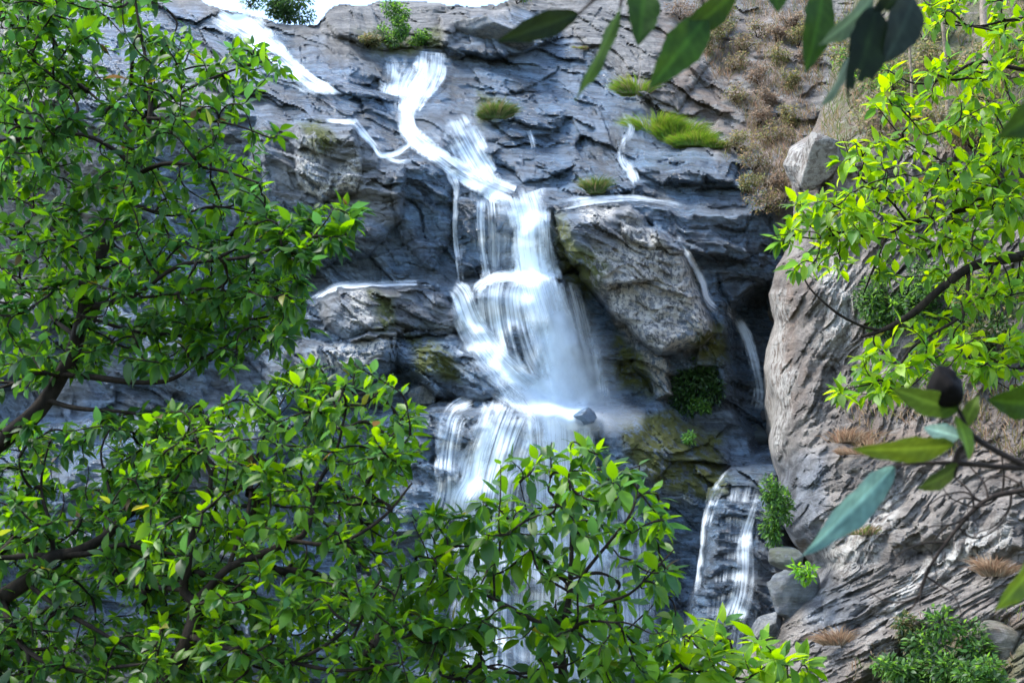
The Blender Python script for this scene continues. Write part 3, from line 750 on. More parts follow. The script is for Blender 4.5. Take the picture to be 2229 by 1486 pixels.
# ------------------------------------------------------------------ leaves, twigs and tubes
def leaf_template(bend=.25, fold=.18, width=.21, curl=0.0):
    t = np.array([.13, .32, .54, .76, .91]); w = np.array([.10, .86, 1.0, .66, .22]) * width
    z = -bend * t ** 2
    v = [(0, 0, 0)]
    for a, b, c in zip(t, w, z):
        v += [(a, b, c + fold * b), (a, 0, c), (a, -b, c + fold * b + curl * b)]
    v.append((1, 0, -bend * 1.06))
    f4 = []; f3 = [(0, 2, 1), (0, 3, 2)]
    for k in range(4):
        o = 1 + 3 * k
        f4 += [(o, o + 1, o + 4, o + 3), (o + 1, o + 2, o + 5, o + 4)]
    o = 13
    f3 += [(o, o + 1, 16), (o + 1, o + 2, 16)]
    return np.array(v, float), np.array(f4), np.array(f3)
TEMPL = [leaf_template(.18, .25, .2), leaf_template(.34, .12, .23), leaf_template(.5, .3, .19), leaf_template(.08, .4, .215, .3), leaf_template(.28, -.1, .2)]

def unit(a): return a / (np.linalg.norm(a, axis=-1, keepdims=True) + 1e-9)

def frames(d, nrm):
    d = unit(d); n = unit(nrm - d * np.sum(nrm * d, -1, keepdims=True)); y = np.cross(n, d)
    return np.stack([d, y, n], -1)          # columns

def leaves_mesh(name, pos, Rm, L, tint, kind, mat=None):
    vs, q4, q3, tn = [], [], [], []; off = 0
    for k, (tv, f4, f3) in enumerate(TEMPL):
        m = kind == k
        if not m.any(): continue
        n = int(m.sum())
        w = np.einsum('nij,vj->nvi', Rm[m], tv) * L[m][:, None, None] + pos[m][:, None]
        vs.append(w.reshape(-1, 3)); tn.append(np.repeat(tint[m], len(tv), 0))
        base = off + np.arange(n)[:, None, None] * len(tv)
        q4.append((f4[None] + base).reshape(-1, 4)); q3.append((f3[None] + base).reshape(-1, 3)); off += n * len(tv)
    tn = np.concatenate(tn); tn = np.concatenate([tn, np.ones((len(tn), 1))], 1)
    return mesh_from(name, np.concatenate(vs), [np.concatenate(q4), np.concatenate(q3)], mat or M_LEAF, True, {'tint': tn})

def tube(pts, rad, sides=6):
    p = np.asarray(pts, float); n = len(p)
    t = unit(np.gradient(p, axis=0))
    ref = np.array([0.3, 1, .2]) if abs(t[:, 1]).mean() < .8 else np.array([1., 0, 0])
    e1 = unit(np.cross(t, ref)); e2 = np.cross(t, e1)
    a = np.linspace(0, 2 * np.pi, sides, endpoint=False)
    v = p[:, None] + (e1[:, None] * np.cos(a)[None, :, None] + e2[:, None] * np.sin(a)[None, :, None]) * np.asarray(rad)[:, None, None]
    i = np.arange(n * sides).reshape(n, sides)
    f = np.stack([i[:-1], np.roll(i, -1, 1)[:-1], np.roll(i, -1, 1)[1:], i[1:]], -1).reshape(-1, 4)
    return v.reshape(-1, 3), f

def join_tubes(list_):
    vs, fs, o = [], [], 0
    for v, f in list_:
        vs.append(v); fs.append(f + o); o += len(v)
    return np.concatenate(vs), np.concatenate(fs)

PALETTE = {
    'deep': [(.020, .072, .012), (.032, .108, .012), (.050, .152, .013), (.078, .20, .015), (.032, .112, .030)],
    'mid': [(.028, .092, .011), (.050, .145, .012), (.078, .195, .013), (.110, .245, .015), (.044, .135, .034)],
    'bright': [(.080, .19, .010), (.12, .26, .010), (.165, .31, .012), (.20, .34, .014), (.065, .17, .03)],
}
def pick_tint(n, pal, r):
    c = np.array(PALETTE[pal])
    t = c[r.integers(0, len(c), n)] * r.uniform(.7, 1.25, (n, 1))
    old = r.random(n) < .012
    t[old] = np.array([(.20, .20, .02), (.10, .07, .025), (.18, .24, .03)])[r.integers(0, 3, int(old.sum()))]      # ageing leaves
    return t

def tree(name, label, cat, mains, regions, seed, leafL, pal, per=8, trunk_mat=None, ground=True, keep=300, twig_r=.0019, droop=.10, jit=.35, maxlen=9.0):
    """mains: polylines of (u, v, Y, radius), the first is the trunk from its foot; regions: (polygon, number of twig ends, Y lo, Y hi)"""
    r = np.random.default_rng(seed)
    trunk_mat = trunk_mat or M_BARK
    lines = []
    for k, ml in enumerate(mains):
        a = np.array(ml, float)
        p = np.concatenate([at(a[:, 0], a[:, 1], a[:, 2]), a[:, 3:4]], 1)
        if k == 0 and ground:
            g = p[0].copy(); g[2] = float(ground_z(g[0], g[1])) - .05; g[3] *= 1.25
            if p[0][2] - g[2] > .15: p = np.vstack([g, p])
        q = catmull(p, .06)
        q[:, :3] += np.cumsum(r.normal(size=(len(q), 3)) * .0035, 0) * np.linspace(0, 1, len(q))[:, None] * 0 + np.stack([perlin(np.arange(len(q)) * .13 + k * 7, np.full(len(q), s + .5), 3) for s in range(3)], -1) * .012
        lines.append(q)
    base = lines[0][0][:3].copy()
    root = tag(empty(name, base), label, cat)
    nodes = np.concatenate([q[:, :3] for q in lines]); nd = np.concatenate([unit(np.gradient(q[:, :3], axis=0)) for q in lines])
    fr = project(nodes); vis = (fr[:, 0] > -500) & (fr[:, 0] < 2750) & (fr[:, 1] < 1650)
    nodes, nd = nodes[vis], nd[vis]
    tips = []
    for poly, n, y0, y1 in regions:
        q = np.asarray(poly, float); lo, hi = q.min(0), q.max(0); got = []
        while len(got) < n:
            uv = r.uniform(lo, hi, (n * 3, 2)); uv = uv[inside(poly, uv[:, 0], uv[:, 1])]
            got += list(uv)
        got = np.array(got[:n]); tips.append(at(got[:, 0], got[:, 1], r.uniform(y0, y1, n)))
    tips = np.concatenate(tips)
    dist = np.array([np.min(np.sum((nodes - t) ** 2, 1)) for t in tips])
    tw, ends = [], []
    N0 = len(nodes); cap = N0 + len(tips) * 9
    nb = np.zeros((cap, 3)); nb[:N0] = nodes; db = np.zeros((cap, 3)); db[:N0] = nd
    owner = np.full(cap, -1); size = []; cnt = N0
    for t in tips[np.argsort(dist)]:
        dv = t - nb[:cnt]; d2 = np.sum(dv * dv, 1)
        al = np.sum(dv * db[:cnt], 1) / (np.sqrt(d2) + 1e-6)
        j = int(np.argmin(d2 * (1.35 - .6 * al) + np.where(np.arange(cnt) < N0, .01, 0)))
        p0 = nb[j]; L = math.sqrt(d2[j])
        if L > maxlen or L < .02: continue
        c = p0 + db[j] * L * .33 + (t - p0) * .22 + r.normal(size=3) * L * .10
        c2 = p0 + (t - p0) * .7 + r.normal(size=3) * L * .09 - np.array([0, 0, .05 * L])
        s = np.linspace(0, 1, 9)[:, None]
        b = (1 - s) ** 3 * p0 + 3 * (1 - s) ** 2 * s * c + 3 * (1 - s) * s ** 2 * c2 + s ** 3 * t
        tw.append(b); me_ = len(tw) - 1; size.append(1)
        k = owner[j]
        while k >= 0:                                     # every twig carried by this one thickens it
            size[k] += 1; k = par[k]
        if me_ == 0: par = []
        par.append(int(owner[j]))
        m = 8
        nb[cnt:cnt + m] = b[1:]; db[cnt:cnt + m] = unit(np.diff(b, axis=0)); owner[cnt:cnt + m] = me_; cnt += m
        ends.append(b)
    # wood
    for k, q in enumerate(lines):
        v, f = tube(q[:, :3] - base, q[:, 3] * (1 + .12 * perlin(np.arange(len(q)) * .3, np.full(len(q), k + .3), 2)), 9 if k == 0 else 7)
        link('trunk' if k == 0 else 'branch', mesh_from('trunk' if k == 0 else 'branch', v, f, trunk_mat), root)
    tb = []
    for b, sz in zip(tw, size):
        r0 = twig_r * (1.15 + sz ** .55)
        tb.append(tube(b - base, np.linspace(r0, max(twig_r, r0 * .35), len(b)), 4 if sz < 4 else 5))
    if tb:
        v, f = join_tubes(tb)
        tag(link('twigs', mesh_from('twigs', v, f, trunk_mat), root), kind='stuff')
    # leaves
    pos, dr, nm = [], [], []
    for b in ends:
        n = max(3, int(r.poisson(per)))
        tdir = unit(b[-1] - b[-3])
        e1 = unit(np.cross(tdir, [.2, .3, 1.0])); e2 = np.cross(tdir, e1)
        ph = r.uniform(0, 6.28) + np.arange(n) * 2.4
        s = 1 - np.abs(r.normal(size=n)) * jit; s = np.clip(s, .25, 1) * 8; i = np.minimum(s.astype(int), 7); fr_ = s - i
        pp = b[i] * (1 - fr_)[:, None] + b[np.minimum(i + 1, 8)] * fr_[:, None]
        out = np.cos(ph)[:, None] * e1 + np.sin(ph)[:, None] * e2
        d = unit(tdir * r.uniform(.2, .8, (n, 1)) + out * .95 + r.normal(size=(n, 3)) * .22 - np.array([0, 0, 1]) * (droop + r.normal(size=(n, 1)) * .22))
        up = np.array([0, 0, 1.0]) + r.normal(size=(n, 3)) * .36 + np.array([0, -.12, 0])
        pos.append(pp); dr.append(d); nm.append(up)
    pos, dr, nm = np.concatenate(pos), np.concatenate(dr), np.concatenate(nm)
    n = len(pos)
    Rm = frames(dr, nm); L = leafL * np.clip(r.normal(1, .3, n), .4, 1.7)
    kind = r.integers(0, len(TEMPL), n); tint = pick_tint(n, pal, r)
    # the leaves that show largest are pieces of their own
    a = project(pos); b_ = project(pos + Rm[:, :, 0] * L[:, None]); view = unit(pos - CAM)
    face = np.abs(np.sum(Rm[:, :, 2] * view, -1))
    size_ = np.linalg.norm(a[:, :2] - b_[:, :2], axis=1) * (.25 + face) * (L / a[:, 2] * 100) ** .5
    size_ *= (a[:, 0] > 5) & (a[:, 0] < 2224) & (a[:, 1] > 5) & (a[:, 1] < 1480)
    own = np.zeros(n, bool); own[np.argsort(-size_)[:keep]] = True; own &= size_ > 8
    shared = {}
    for i in np.nonzero(own)[0]:
        key = (int(kind[i]), int(r.integers(0, 5)))
        if key not in shared:
            tv, f4, f3 = TEMPL[key[0]]
            c = np.array(PALETTE[pal][key[1]])
            shared[key] = mesh_from('leaf', tv, [f4, f3], M_LEAF, True, {'tint': np.tile(np.append(c, 1), (len(tv), 1))})
        o = bpy.data.objects.new('leaf', shared[key])
        M = np.eye(4); M[:3, :3] = Rm[i] * L[i]; M[:3, 3] = pos[i] - base
        o.parent = root
        o.matrix_local = Matrix(M.tolist())
        COL.objects.link(o)
    if (~own).any():
        me = leaves_mesh('foliage', pos[~own] - base, Rm[~own], L[~own], tint[~own], kind[~own])
        tag(link('foliage', me, root), kind='stuff')
    return root
# ------------------------------------------------------------------ plants rooted on the rock
def shrub(label, u, v, Y, rx, rz, n, L, cols, seed, name='shrub', group=None, ry=None, clumps=9, stems=5):
    r = np.random.default_rng(seed)
    base = at(u, v, Y); ry = ry or rx * .7
    root = tag(empty(name, base), label, 'shrub', group)
    cc = unit(r.normal(size=(clumps, 3))) * r.uniform(.35, .85, (clumps, 1)) * [rx, ry, rz] + [0, -ry * .4, rz * .55]
    k = r.integers(0, clumps, n)
    p = cc[k] + unit(r.normal(size=(n, 3))) * (r.uniform(0, 1, (n, 1)) ** .5) * np.array([rx, ry, rz]) * .42
    d = unit(p - cc[k]) + r.normal(size=(n, 3)) * .5 + [0, 0, -.1]
    nm = np.array([0, -.3, 1.0]) + r.normal(size=(n, 3)) * .5
    c = np.array(cols)[r.integers(0, len(cols), n)] * r.uniform(.7, 1.25, (n, 1))
    me = leaves_mesh('foliage', p, frames(d, nm), L * r.uniform(.6, 1.3, n), c, r.integers(0, len(TEMPL), n))
    tag(link('foliage', me, root), kind='stuff')
    for i in range(min(stems, clumps)):
        b = catmull(np.array([[0, .05, -.05], cc[i] * .45 + r.normal(size=3) * .05 * rx, cc[i]]), .08)
        vv, ff = tube(b, np.linspace(.018, .006, len(b)) * (.6 + rx * .5), 5)
        link('stem', mesh_from('stem', vv, ff, M_BARK), root)
    return root

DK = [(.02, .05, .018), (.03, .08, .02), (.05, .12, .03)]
MG = [(.05, .13, .03), (.08, .2, .03), (.11, .25, .04), (.04, .09, .03)]
OL = [(.12, .14, .05), (.16, .15, .06), (.09, .12, .04), (.2, .17, .08)]
BR = [(.13, .10, .065), (.17, .135, .09), (.10, .085, .055), (.2, .165, .11)]
shrub('dark leafy shrub growing at the skyline against the white sky', 630, 48, Dc(630, 60) + .8, 1.1, .75, 2600, .14, DK, 201)
shrub('small dark shrub on the skyline beside the taller one', 545, 12, 47, .7, .4, 900, .13, DK, 202)
shrub('green shrub on the dry ledge above the fall', 862, 85, Dc(862, 90) - .1, .62, .85, 1800, .12, MG, 203)
shrub('low spreading shrub at the foot of the green ledge shrub', 915, 96, Dc(915, 98) - .1, .5, .28, 800, .11, MG, 204)
shrub('straggly olive shrub on the ledge beside the green shrub', 800, 100, Dc(800, 102) - .1, .55, .2, 700, .10, OL, 205)
shrub('pale leafy shrub peeking over the skyline rocks', 1125, 5, Dc(1125, 20) + .5, .7, .4, 700, .12, OL + MG, 206)
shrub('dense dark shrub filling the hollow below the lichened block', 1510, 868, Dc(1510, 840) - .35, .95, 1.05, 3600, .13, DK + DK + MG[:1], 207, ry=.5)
shrub('small leafy plant beneath the dense dark hollow shrub', 1515, 895, Dc(1515, 900) - .4, .4, .3, 350, .12, MG, 208)
shrub('trailing green shrub hanging beside the slab rivulet', 1684, 1150, 25.6, .38, .75, 1700, .10, MG, 209)
shrub('bright low plant sprouting in the dark crevice', 1752, 1258, 24.4, .25, .2, 160, .13, [(.12, .3, .03), (.16, .36, .03)], 210)
shrub('leafy shrub on the broken ground below the buttress', 2060, 1480, Db(2060, 1470) - .2, .7, .7, 2200, .12, MG + DK[:1], 211)
shrub('low green bush at the foot of the slanting rock', 1960, 1500, Db(1960, 1490) - .3, .6, .4, 1400, .12, MG, 212)
shrub('dense green bush beside the dull cream rock', 2130, 1500, Db(2130, 1490) - .3, .6, .4, 1300, .12, MG, 213)
shrub('dark little shrub under the rock overhang', 1965, 1400, Db(1965, 1400) - .15, .35, .3, 600, .10, DK + OL, 214)
shrub('green sprig on the mossy rock beside the falling water', 1500, 960, Dc(1500, 960) - .1, .2, .22, 160, .12, [(.12, .3, .06), (.16, .33, .08)], 215)
shrub('grassy green cushion on the buttress beside the bough', 1890, 700, Db(1890, 700) - .2, .6, .8, 1500, .11, DK + MG, 216)
shrub('dark bush behind the bough on the buttress shelf', 2010, 690, Db(2010, 690) - .2, .8, .7, 1700, .12, DK + MG, 217)
shrub('shrub in the shade of the buttress below the boughs', 2140, 740, Db(2140, 740) - .2, .9, .9, 2000, .12, DK + MG + OL, 218)
for k, (u, v) in enumerate([(1520, 40), (1580, 30), (1650, 60), (1720, 40), (1690, 120), (1600, 130), (1760, 120), (1810, 60), (1640, 350), (1690, 400), (1600, 300), (1680, 290), (1650, 250), (1720, 250), (1540, 90), (1480, 20), (1560, 60), (1620, 90), (1690, 70), (1740, 80), (1770, 40), (1650, 160), (1720, 170), (1600, 200), (1670, 200), (1630, 400), (1665, 440)]):
    shrub(['dry twiggy brown shrub on the rusty upper slope', 'dull olive shrub on the rusty upper slope', 'twiggy shrub of mixed brown and olive leaves on the rusty slope'][k % 3], u, v + 20, Dc(u, v + 20) - .1, RNG.uniform(.4, .75), RNG.uniform(.3, .6), 700, .09, [BR, OL, BR + OL][k % 3], 230 + k, 'dry_shrub', 'dry shrubs scattered over the upper slope')
for k in range(20):
    u, v = RNG.uniform(1830, 2260), RNG.uniform(20, 330)
    shrub(['olive scrub bush on the hillside behind the bright leaves', 'browning scrub bush on the hillside behind the bright leaves', 'greener scrub bush on the hillside behind the bright leaves'][k % 3], u, v + 25, Db(u, v + 25) - .1, RNG.uniform(.6, 1.0), RNG.uniform(.4, .8), 800, .11, [OL, BR + OL, MG + OL][k % 3], 260 + k, 'scrub_bush', 'scrub bushes on the hillside')

def tuft(label, u, v, Y, w, h, n, cols, seed, name='grass_tuft', group=None):
    r = np.random.default_rng(seed); n = int(n * 2.2)
    base = at(u, v, Y)
    cl = r.integers(0, 6, n); cx = r.uniform(-.8, .8, 6) * w; cs = r.uniform(.45, 1.2, 6); x = cx[cl] + r.normal(size=n) * w * .13; y = r.normal(size=n) * .12 * w
    lean = np.stack([x / w * 1.6 + r.normal(size=n) * .45, -np.abs(r.normal(size=n)) * .45, np.ones(n)], -1)
    L = h * r.uniform(.4, 1.15, n) * cs[cl]
    p0 = np.stack([x, y, np.full(n, -.03)], -1); d = unit(lean)
    side = unit(np.cross(d, [0, 1, .2])) * .0042 * (1 + h)
    p1 = p0 + d * (L * .55)[:, None]; p2 = p0 + d * (L * .9)[:, None] + np.stack([np.sign(x) * .12 * L, -.14 * L, -.16 * L], -1)
    v_ = np.stack([p0 - side, p0 + side, p1 - side * .8, p1 + side * .8, p2], 1).reshape(-1, 3)
    o = np.arange(n)[:, None] * 5
    c = np.array(cols)[r.integers(0, len(cols), n)] * r.uniform(.75, 1.25, (n, 1))
    me = mesh_from(name, v_, [o + np.array([0, 1, 3, 2]), o + np.array([2, 3, 4])], M_GRASS, True, {'tint': np.repeat(np.concatenate([c, np.ones((n, 1))], 1), 5, 0)})
    return tag(link(name, me, None, base), label, 'grass', group)
LIME = [(.10, .22, .02), (.14, .27, .025), (.07, .16, .02), (.2, .22, .05)]
GRN = [(.06, .12, .02), (.09, .16, .03), (.05, .09, .02), (.2, .17, .08)]
DRYG = [(.27, .21, .13), (.34, .28, .19), (.2, .15, .09), (.22, .15, .09)]
for k, (u, v, w, h, lab) in enumerate([
        (1430, 290, .6, .85, 'lime green grass tuft at the top end of the slab ledge'), (1470, 306, .8, .9, 'thick lime green grass tuft on the slab ledge'),
        (1520, 318, .7, .7, 'lime green grass tuft trailing down the slab ledge'), (1560, 322, .45, .4, 'short yellowish tuft ending the row of lime grass')]):
    tuft(lab, u, v, Dc(u, v) - .1, w, h, 900, LIME, 300 + k)
tuft('round dark green grass tuft alone on the wet slab', 1075, 258, Dc(1075, 250) - .1, .38, .75, 700, GRN, 310)
tuft('green grass tuft on the ledge over the lichened block', 1295, 420, Dc(1295, 410) - .1, .32, .7, 450, GRN, 311)
tuft('yellow green grass tuft beside a hanging leaf tip', 1388, 205, Dc(1388, 200) - .1, .6, .8, 700, LIME + DRYG[:1], 312)
tuft('small yellowish tuft on bare rock below the leaf', 1262, 105, Dc(1262, 105) - .05, .35, .15, 160, LIME + DRYG, 313)
tuft('tawny grass clump under the slanting pale rock', 1840, 960, Db(1840, 960) - .1, .8, .5, 420, DRYG, 314)
tuft('tawny drooping grass on the buttress ledge', 1890, 985, Db(1890, 985) - .1, .6, .4, 300, DRYG, 315)
tuft('russet dry grass hanging by the bare twigs', 2165, 1250, Db(2165, 1250) - .1, .35, .5, 260, DRYG, 316)
tuft('dry grass clump in a hollow of the slanting rock', 1880, 1160, Db(1880, 1160) - .1, .5, .3, 260, DRYG + GRN, 317)
tuft('dry grass beside the foot of the slanting rock', 1830, 1400, Db(1830, 1400) - .1, .35, .45, 220, DRYG, 318)

# loose dry grass and stalks over the rusty slope: nobody could count it
def scatter(name, label, poly, n, deep, h, cols, seed):
    r = np.random.default_rng(seed); q = np.asarray(poly, float); lo, hi = q.min(0), q.max(0)
    uv = r.uniform(lo, hi, (n * 3, 2)); uv = uv[inside(poly, uv[:, 0], uv[:, 1])][:n]
    uv = uv[fbm(uv[:, 0] * .012, uv[:, 1] * .012, 3, 9) > -.12]; n = len(uv)
    p0 = at(uv[:, 0], uv[:, 1], deep(uv[:, 0], uv[:, 1]) + .02)
    d = unit(np.stack([r.normal(size=n) * .5, -np.abs(r.normal(size=n)) * .5, np.ones(n)], -1)); L = h * r.uniform(.3, 1.3, n)
    sd = unit(np.cross(d, [0, 1, .2])) * .008
    p1 = p0 + d * (L * .6)[:, None]; p2 = p0 + d * L[:, None] + np.stack([r.normal(size=n) * .2 * L, -.1 * L, -.2 * L], -1)
    v_ = np.stack([p0 - sd, p0 + sd, p1 - sd * .8, p1 + sd * .8, p2], 1).reshape(-1, 3); o = np.arange(n)[:, None] * 5
    c = np.array(cols)[r.integers(0, len(cols), n)] * r.uniform(.6, 1.25, (n, 1))
    me = mesh_from(name, v_, [o + np.array([0, 1, 3, 2]), o + np.array([2, 3, 4])], M_GRASS, True, {'tint': np.repeat(np.concatenate([c, np.ones((n, 1))], 1), 5, 0)})
    tag(link(name, me), label, kind='stuff')
LD = lambda u, v: look(D, u, v)
scatter('dry_grass', 'loose tawny grass over the rusty upper slope', [(1500, -40), (1800, -60), (1790, 200), (1740, 470), (1640, 480), (1570, 340), (1620, 260), (1560, 190), (1520, 90)], 8500, LD, .35, DRYG + BR + OL, 401)
scatter('dry_grass', 'loose olive and tawny grass over the hillside behind the bright leaves', [(1850, -150), (2600, -150), (2600, 360), (1780, 330)], 8500, look2, .4, DRYG + OL + OL + GRN, 402)
scatter('dry_grass', 'sparse tawny grass below the slanting rock', [(1860, 1440), (1990, 1350), (2110, 1330), (2400, 1340), (2400, 1600), (1820, 1600)], 1600, look2, .25, DRYG + GRN + OL, 403)
scatter('dry_grass', 'tawny grass along the shelf of the buttress', [(1820, 860), (2300, 840), (2300, 1010), (1860, 985)], 1400, look2, .3, DRYG + OL, 404)

# ------------------------------------------------------------------ slender trees on the hillside
for k, (u, Yo, rr, lab, mt) in enumerate([(2152, 0, .10, 'slender pale trunked tree on the hillside', M_BARK_PALE), (2062, .6, .05, 'thin grey trunked tree on the hillside among scrub', M_STRAW), (1985, 1.2, .035, 'spindly sapling on the hillside near the hanging leaves', M_STRAW)]):
    yb = Db(u, 250) + Yo * 0 - .05
    tree('slender_tree', lab, 'tree', [[(u, 252, yb, rr), (u - 4, 120, yb + .05, rr * .9), (u - 12, 0, yb, rr * .8), (u - 6, -200, yb, rr * .6), (u + 10, -420, yb, rr * .3)],
                                       [(u - 12, -60, yb, rr * .4), (u - 60, -180, yb, rr * .3), (u - 120, -260, yb, .012)], [(u - 8, -150, yb, rr * .4), (u + 60, -260, yb, .02), (u + 110, -330, yb, .012)]],
         [([(u - 180, -160), (u + 180, -160), (u + 160, -480), (u - 160, -480)], 60, yb - .7, yb + .7)], 500 + k, .2, 'mid', per=9, trunk_mat=mt, ground=False, keep=0, twig_r=.006)

# ------------------------------------------------------------------ the trees in front
tree('leafy_tree', 'tall dark stemmed tree with deep green leaves screening the upper rock', 'tree',
     [[(-420, 1500, 6.2, .065), (-150, 1100, 6.1, .052), (0, 962, 6, .044), (80, 893, 6, .041), (130, 812, 6, .038), (165, 742, 5.95, .036), (190, 640, 5.9, .032), (215, 570, 5.9, .028), (265, 470, 5.9, .024), (298, 385, 5.9, .020), (318, 300, 5.95, .016), (326, 180, 6, .011), (300, 20, 6.1, .007), (290, -120, 6.1, .004)],
      [(298, 385, 5.9, .014), (260, 335, 5.85, .012), (180, 290, 5.8, .010), (75, 300, 5.7, .008), (-40, 315, 5.6, .006)],
      [(300, 380, 5.9, .013), (370, 358, 5.75, .010), (470, 372, 5.6, .008), (560, 400, 5.5, .005)],
      [(310, 320, 5.95, .010), (230, 230, 6.1, .008), (160, 160, 6.2, .006), (90, 60, 6.3, .004)],
      [(322, 240, 6, .009), (420, 190, 6.1, .007), (520, 150, 6.2, .005), (590, 130, 6.2, .004)],
      [(320, 260, 5.95, .009), (400, 262, 5.8, .007), (510, 275, 5.7, .005), (590, 300, 5.7, .004)],
      [(190, 672, 5.9, .018), (240, 660, 5.8, .015), (305, 636, 5.7, .011), (385, 582, 5.6, .010), (480, 566, 5.5, .009), (560, 553, 5.45, .008), (640, 520, 5.4, .006), (735, 488, 5.4, .004)],
      [(130, 818, 6, .017), (240, 826, 5.9, .015), (340, 830, 5.85, .012), (400, 812, 5.8, .009), (440, 780, 5.8, .006), (520, 740, 5.8, .004)],
      [(100, 870, 6, .014), (160, 886, 5.9, .011), (250, 893, 5.8, .009), (345, 902, 5.75, .007), (440, 880, 5.7, .004)],
      [(170, 735, 5.95, .012), (110, 690, 6.1, .010), (40, 610, 6.2, .008), (-30, 560, 6.3, .006)],
      [(215, 570, 5.9, .010), (140, 520, 6.1, .008), (60, 440, 6.2, .006)],
      [(280, 440, 5.9, .010), (370, 470, 6.1, .008), (470, 450, 6.2, .006), (580, 470, 6.2, .004)],
      [(180, 690, 5.9, .010), (330, 730, 6.0, .008), (480, 720, 6.1, .006), (600, 650, 6.1, .005), (680, 620, 6.1, .003)]],
     [([(-120, -120), (330, -120), (390, 30), (440, 110), (560, 95), (615, 140), (640, 220), (610, 300), (590, 420), (620, 520), (690, 640), (640, 740), (540, 780), (300, 800), (0, 860), (-120, 860)], 800, 5.3, 7.1),
      ([(0, -60), (330, -60), (420, 90), (420, 260), (300, 330), (0, 360)], 90, 5.5, 6.8),
      ([(600, 470), (700, 440), (790, 450), (800, 480), (720, 560), (690, 600), (610, 580)], 40, 5.2, 5.7),
      ([(150, 400), (560, 420), (660, 660), (520, 760), (100, 780)], 70, 5.6, 6.8), ([(380, 640), (640, 600), (690, 700), (600, 800), (380, 830)], 45, 5.4, 6.2)], 601, .071, 'deep', per=11, jit=.62)
tree('leafy_tree', 'spreading fork stemmed tree with mid green leaves beside the sapling', 'tree',
     [[(300, 1640, 5.2, .042), (365, 1486, 5.2, .038), (412, 1385, 5.2, .036), (430, 1318, 5.2, .033), (428, 1300, 5.2, .030)],
      [(428, 1310, 5.2, .022), (396, 1284, 5.2, .019), (405, 1220, 5.15, .017), (420, 1150, 5.1, .014), (455, 1080, 5.1, .011), (465, 1035, 5.1, .009), (440, 990, 5.1, .006), (420, 930, 5.1, .004)],
      [(430, 1310, 5.2, .021), (470, 1268, 5.2, .018), (500, 1236, 5.2, .016), (580, 1200, 5.15, .014), (655, 1166, 5.1, .012), (675, 1120, 5.1, .010), (690, 1060, 5.1, .009), (730, 990, 5.1, .007), (752, 900, 5.1, .005), (770, 830, 5.1, .003)],
      [(396, 1284, 5.2, .013), (320, 1275, 5.3, .010), (240, 1265, 5.4, .006)],
      [(640, 1172, 5.1, .010), (740, 1180, 5.0, .008), (830, 1130, 5.0, .006), (900, 1050, 5.0, .004)],
      [(412, 1385, 5.2, .014), (520, 1420, 5.0, .011), (620, 1440, 4.9, .009), (740, 1380, 4.9, .007), (830, 1260, 4.9, .004)],
      [(620, 1440, 4.9, .008), (740, 1460, 4.9, .007), (880, 1440, 4.9, .004)],
      [(500, 1236, 5.2, .011), (540, 1120, 5.4, .009), (560, 1000, 5.5, .007), (600, 900, 5.5, .005), (640, 830, 5.5, .003)]],
     [([(330, 900), (560, 840), (640, 800), (740, 785), (840, 805), (910, 870), (940, 940), (900, 1010), (860, 1100), (900, 1150), (880, 1250), (930, 1350), (950, 1500), (300, 1560), (300, 1200)], 680, 4.7, 6.5),
      ([(560, 1240), (780, 1220), (850, 1300), (850, 1480), (520, 1480)], 40, 4.7, 5.4)], 602, .063, 'mid', per=11, jit=.62)
tree('leafy_tree', 'low limbed tree with mottled bark leaning in beneath the tall tree', 'tree',
     [[(-420, 1600, 5.7, .05), (-150, 1400, 5.65, .044), (0, 1302, 5.6, .038), (60, 1262, 5.6, .035), (112, 1214, 5.6, .031), (160, 1202, 5.6, .026), (225, 1168, 5.6, .022), (262, 1130, 5.6, .018), (312, 1092, 5.6, .012), (360, 1020, 5.6, .007), (380, 940, 5.6, .004)],
      [(118, 1210, 5.6, .016), (60, 1206, 5.65, .014), (-10, 1208, 5.7, .012), (-100, 1190, 5.7, .008)],
      [(130, 1210, 5.6, .014), (200, 1206, 5.55, .012), (262, 1186, 5.5, .010), (330, 1200, 5.5, .009), (400, 1212, 5.5, .006)],
      [(112, 1214, 5.6, .012), (108, 1150, 5.7, .009), (90, 1060, 5.8, .007), (110, 960, 5.8, .004)],
      [(60, 1262, 5.6, .012), (140, 1330, 5.4, .010), (230, 1380, 5.3, .008), (310, 1420, 5.3, .004)],
      [(0, 1302, 5.6, .015), (60, 1420, 5.4, .012), (180, 1462, 5.3, .010), (250, 1450, 5.25, .008), (330, 1440, 5.2, .004)],
      [(225, 1168, 5.6, .010), (240, 1080, 5.8, .008), (220, 980, 5.9, .005), (260, 900, 5.9, .003)]],
     [([(-120, 900), (120, 930), (330, 880), (440, 960), (430, 1120), (420, 1260), (450, 1500), (-120, 1560)], 640, 5.1, 6.9)], 603, .066, 'deep', per=11, jit=.62)
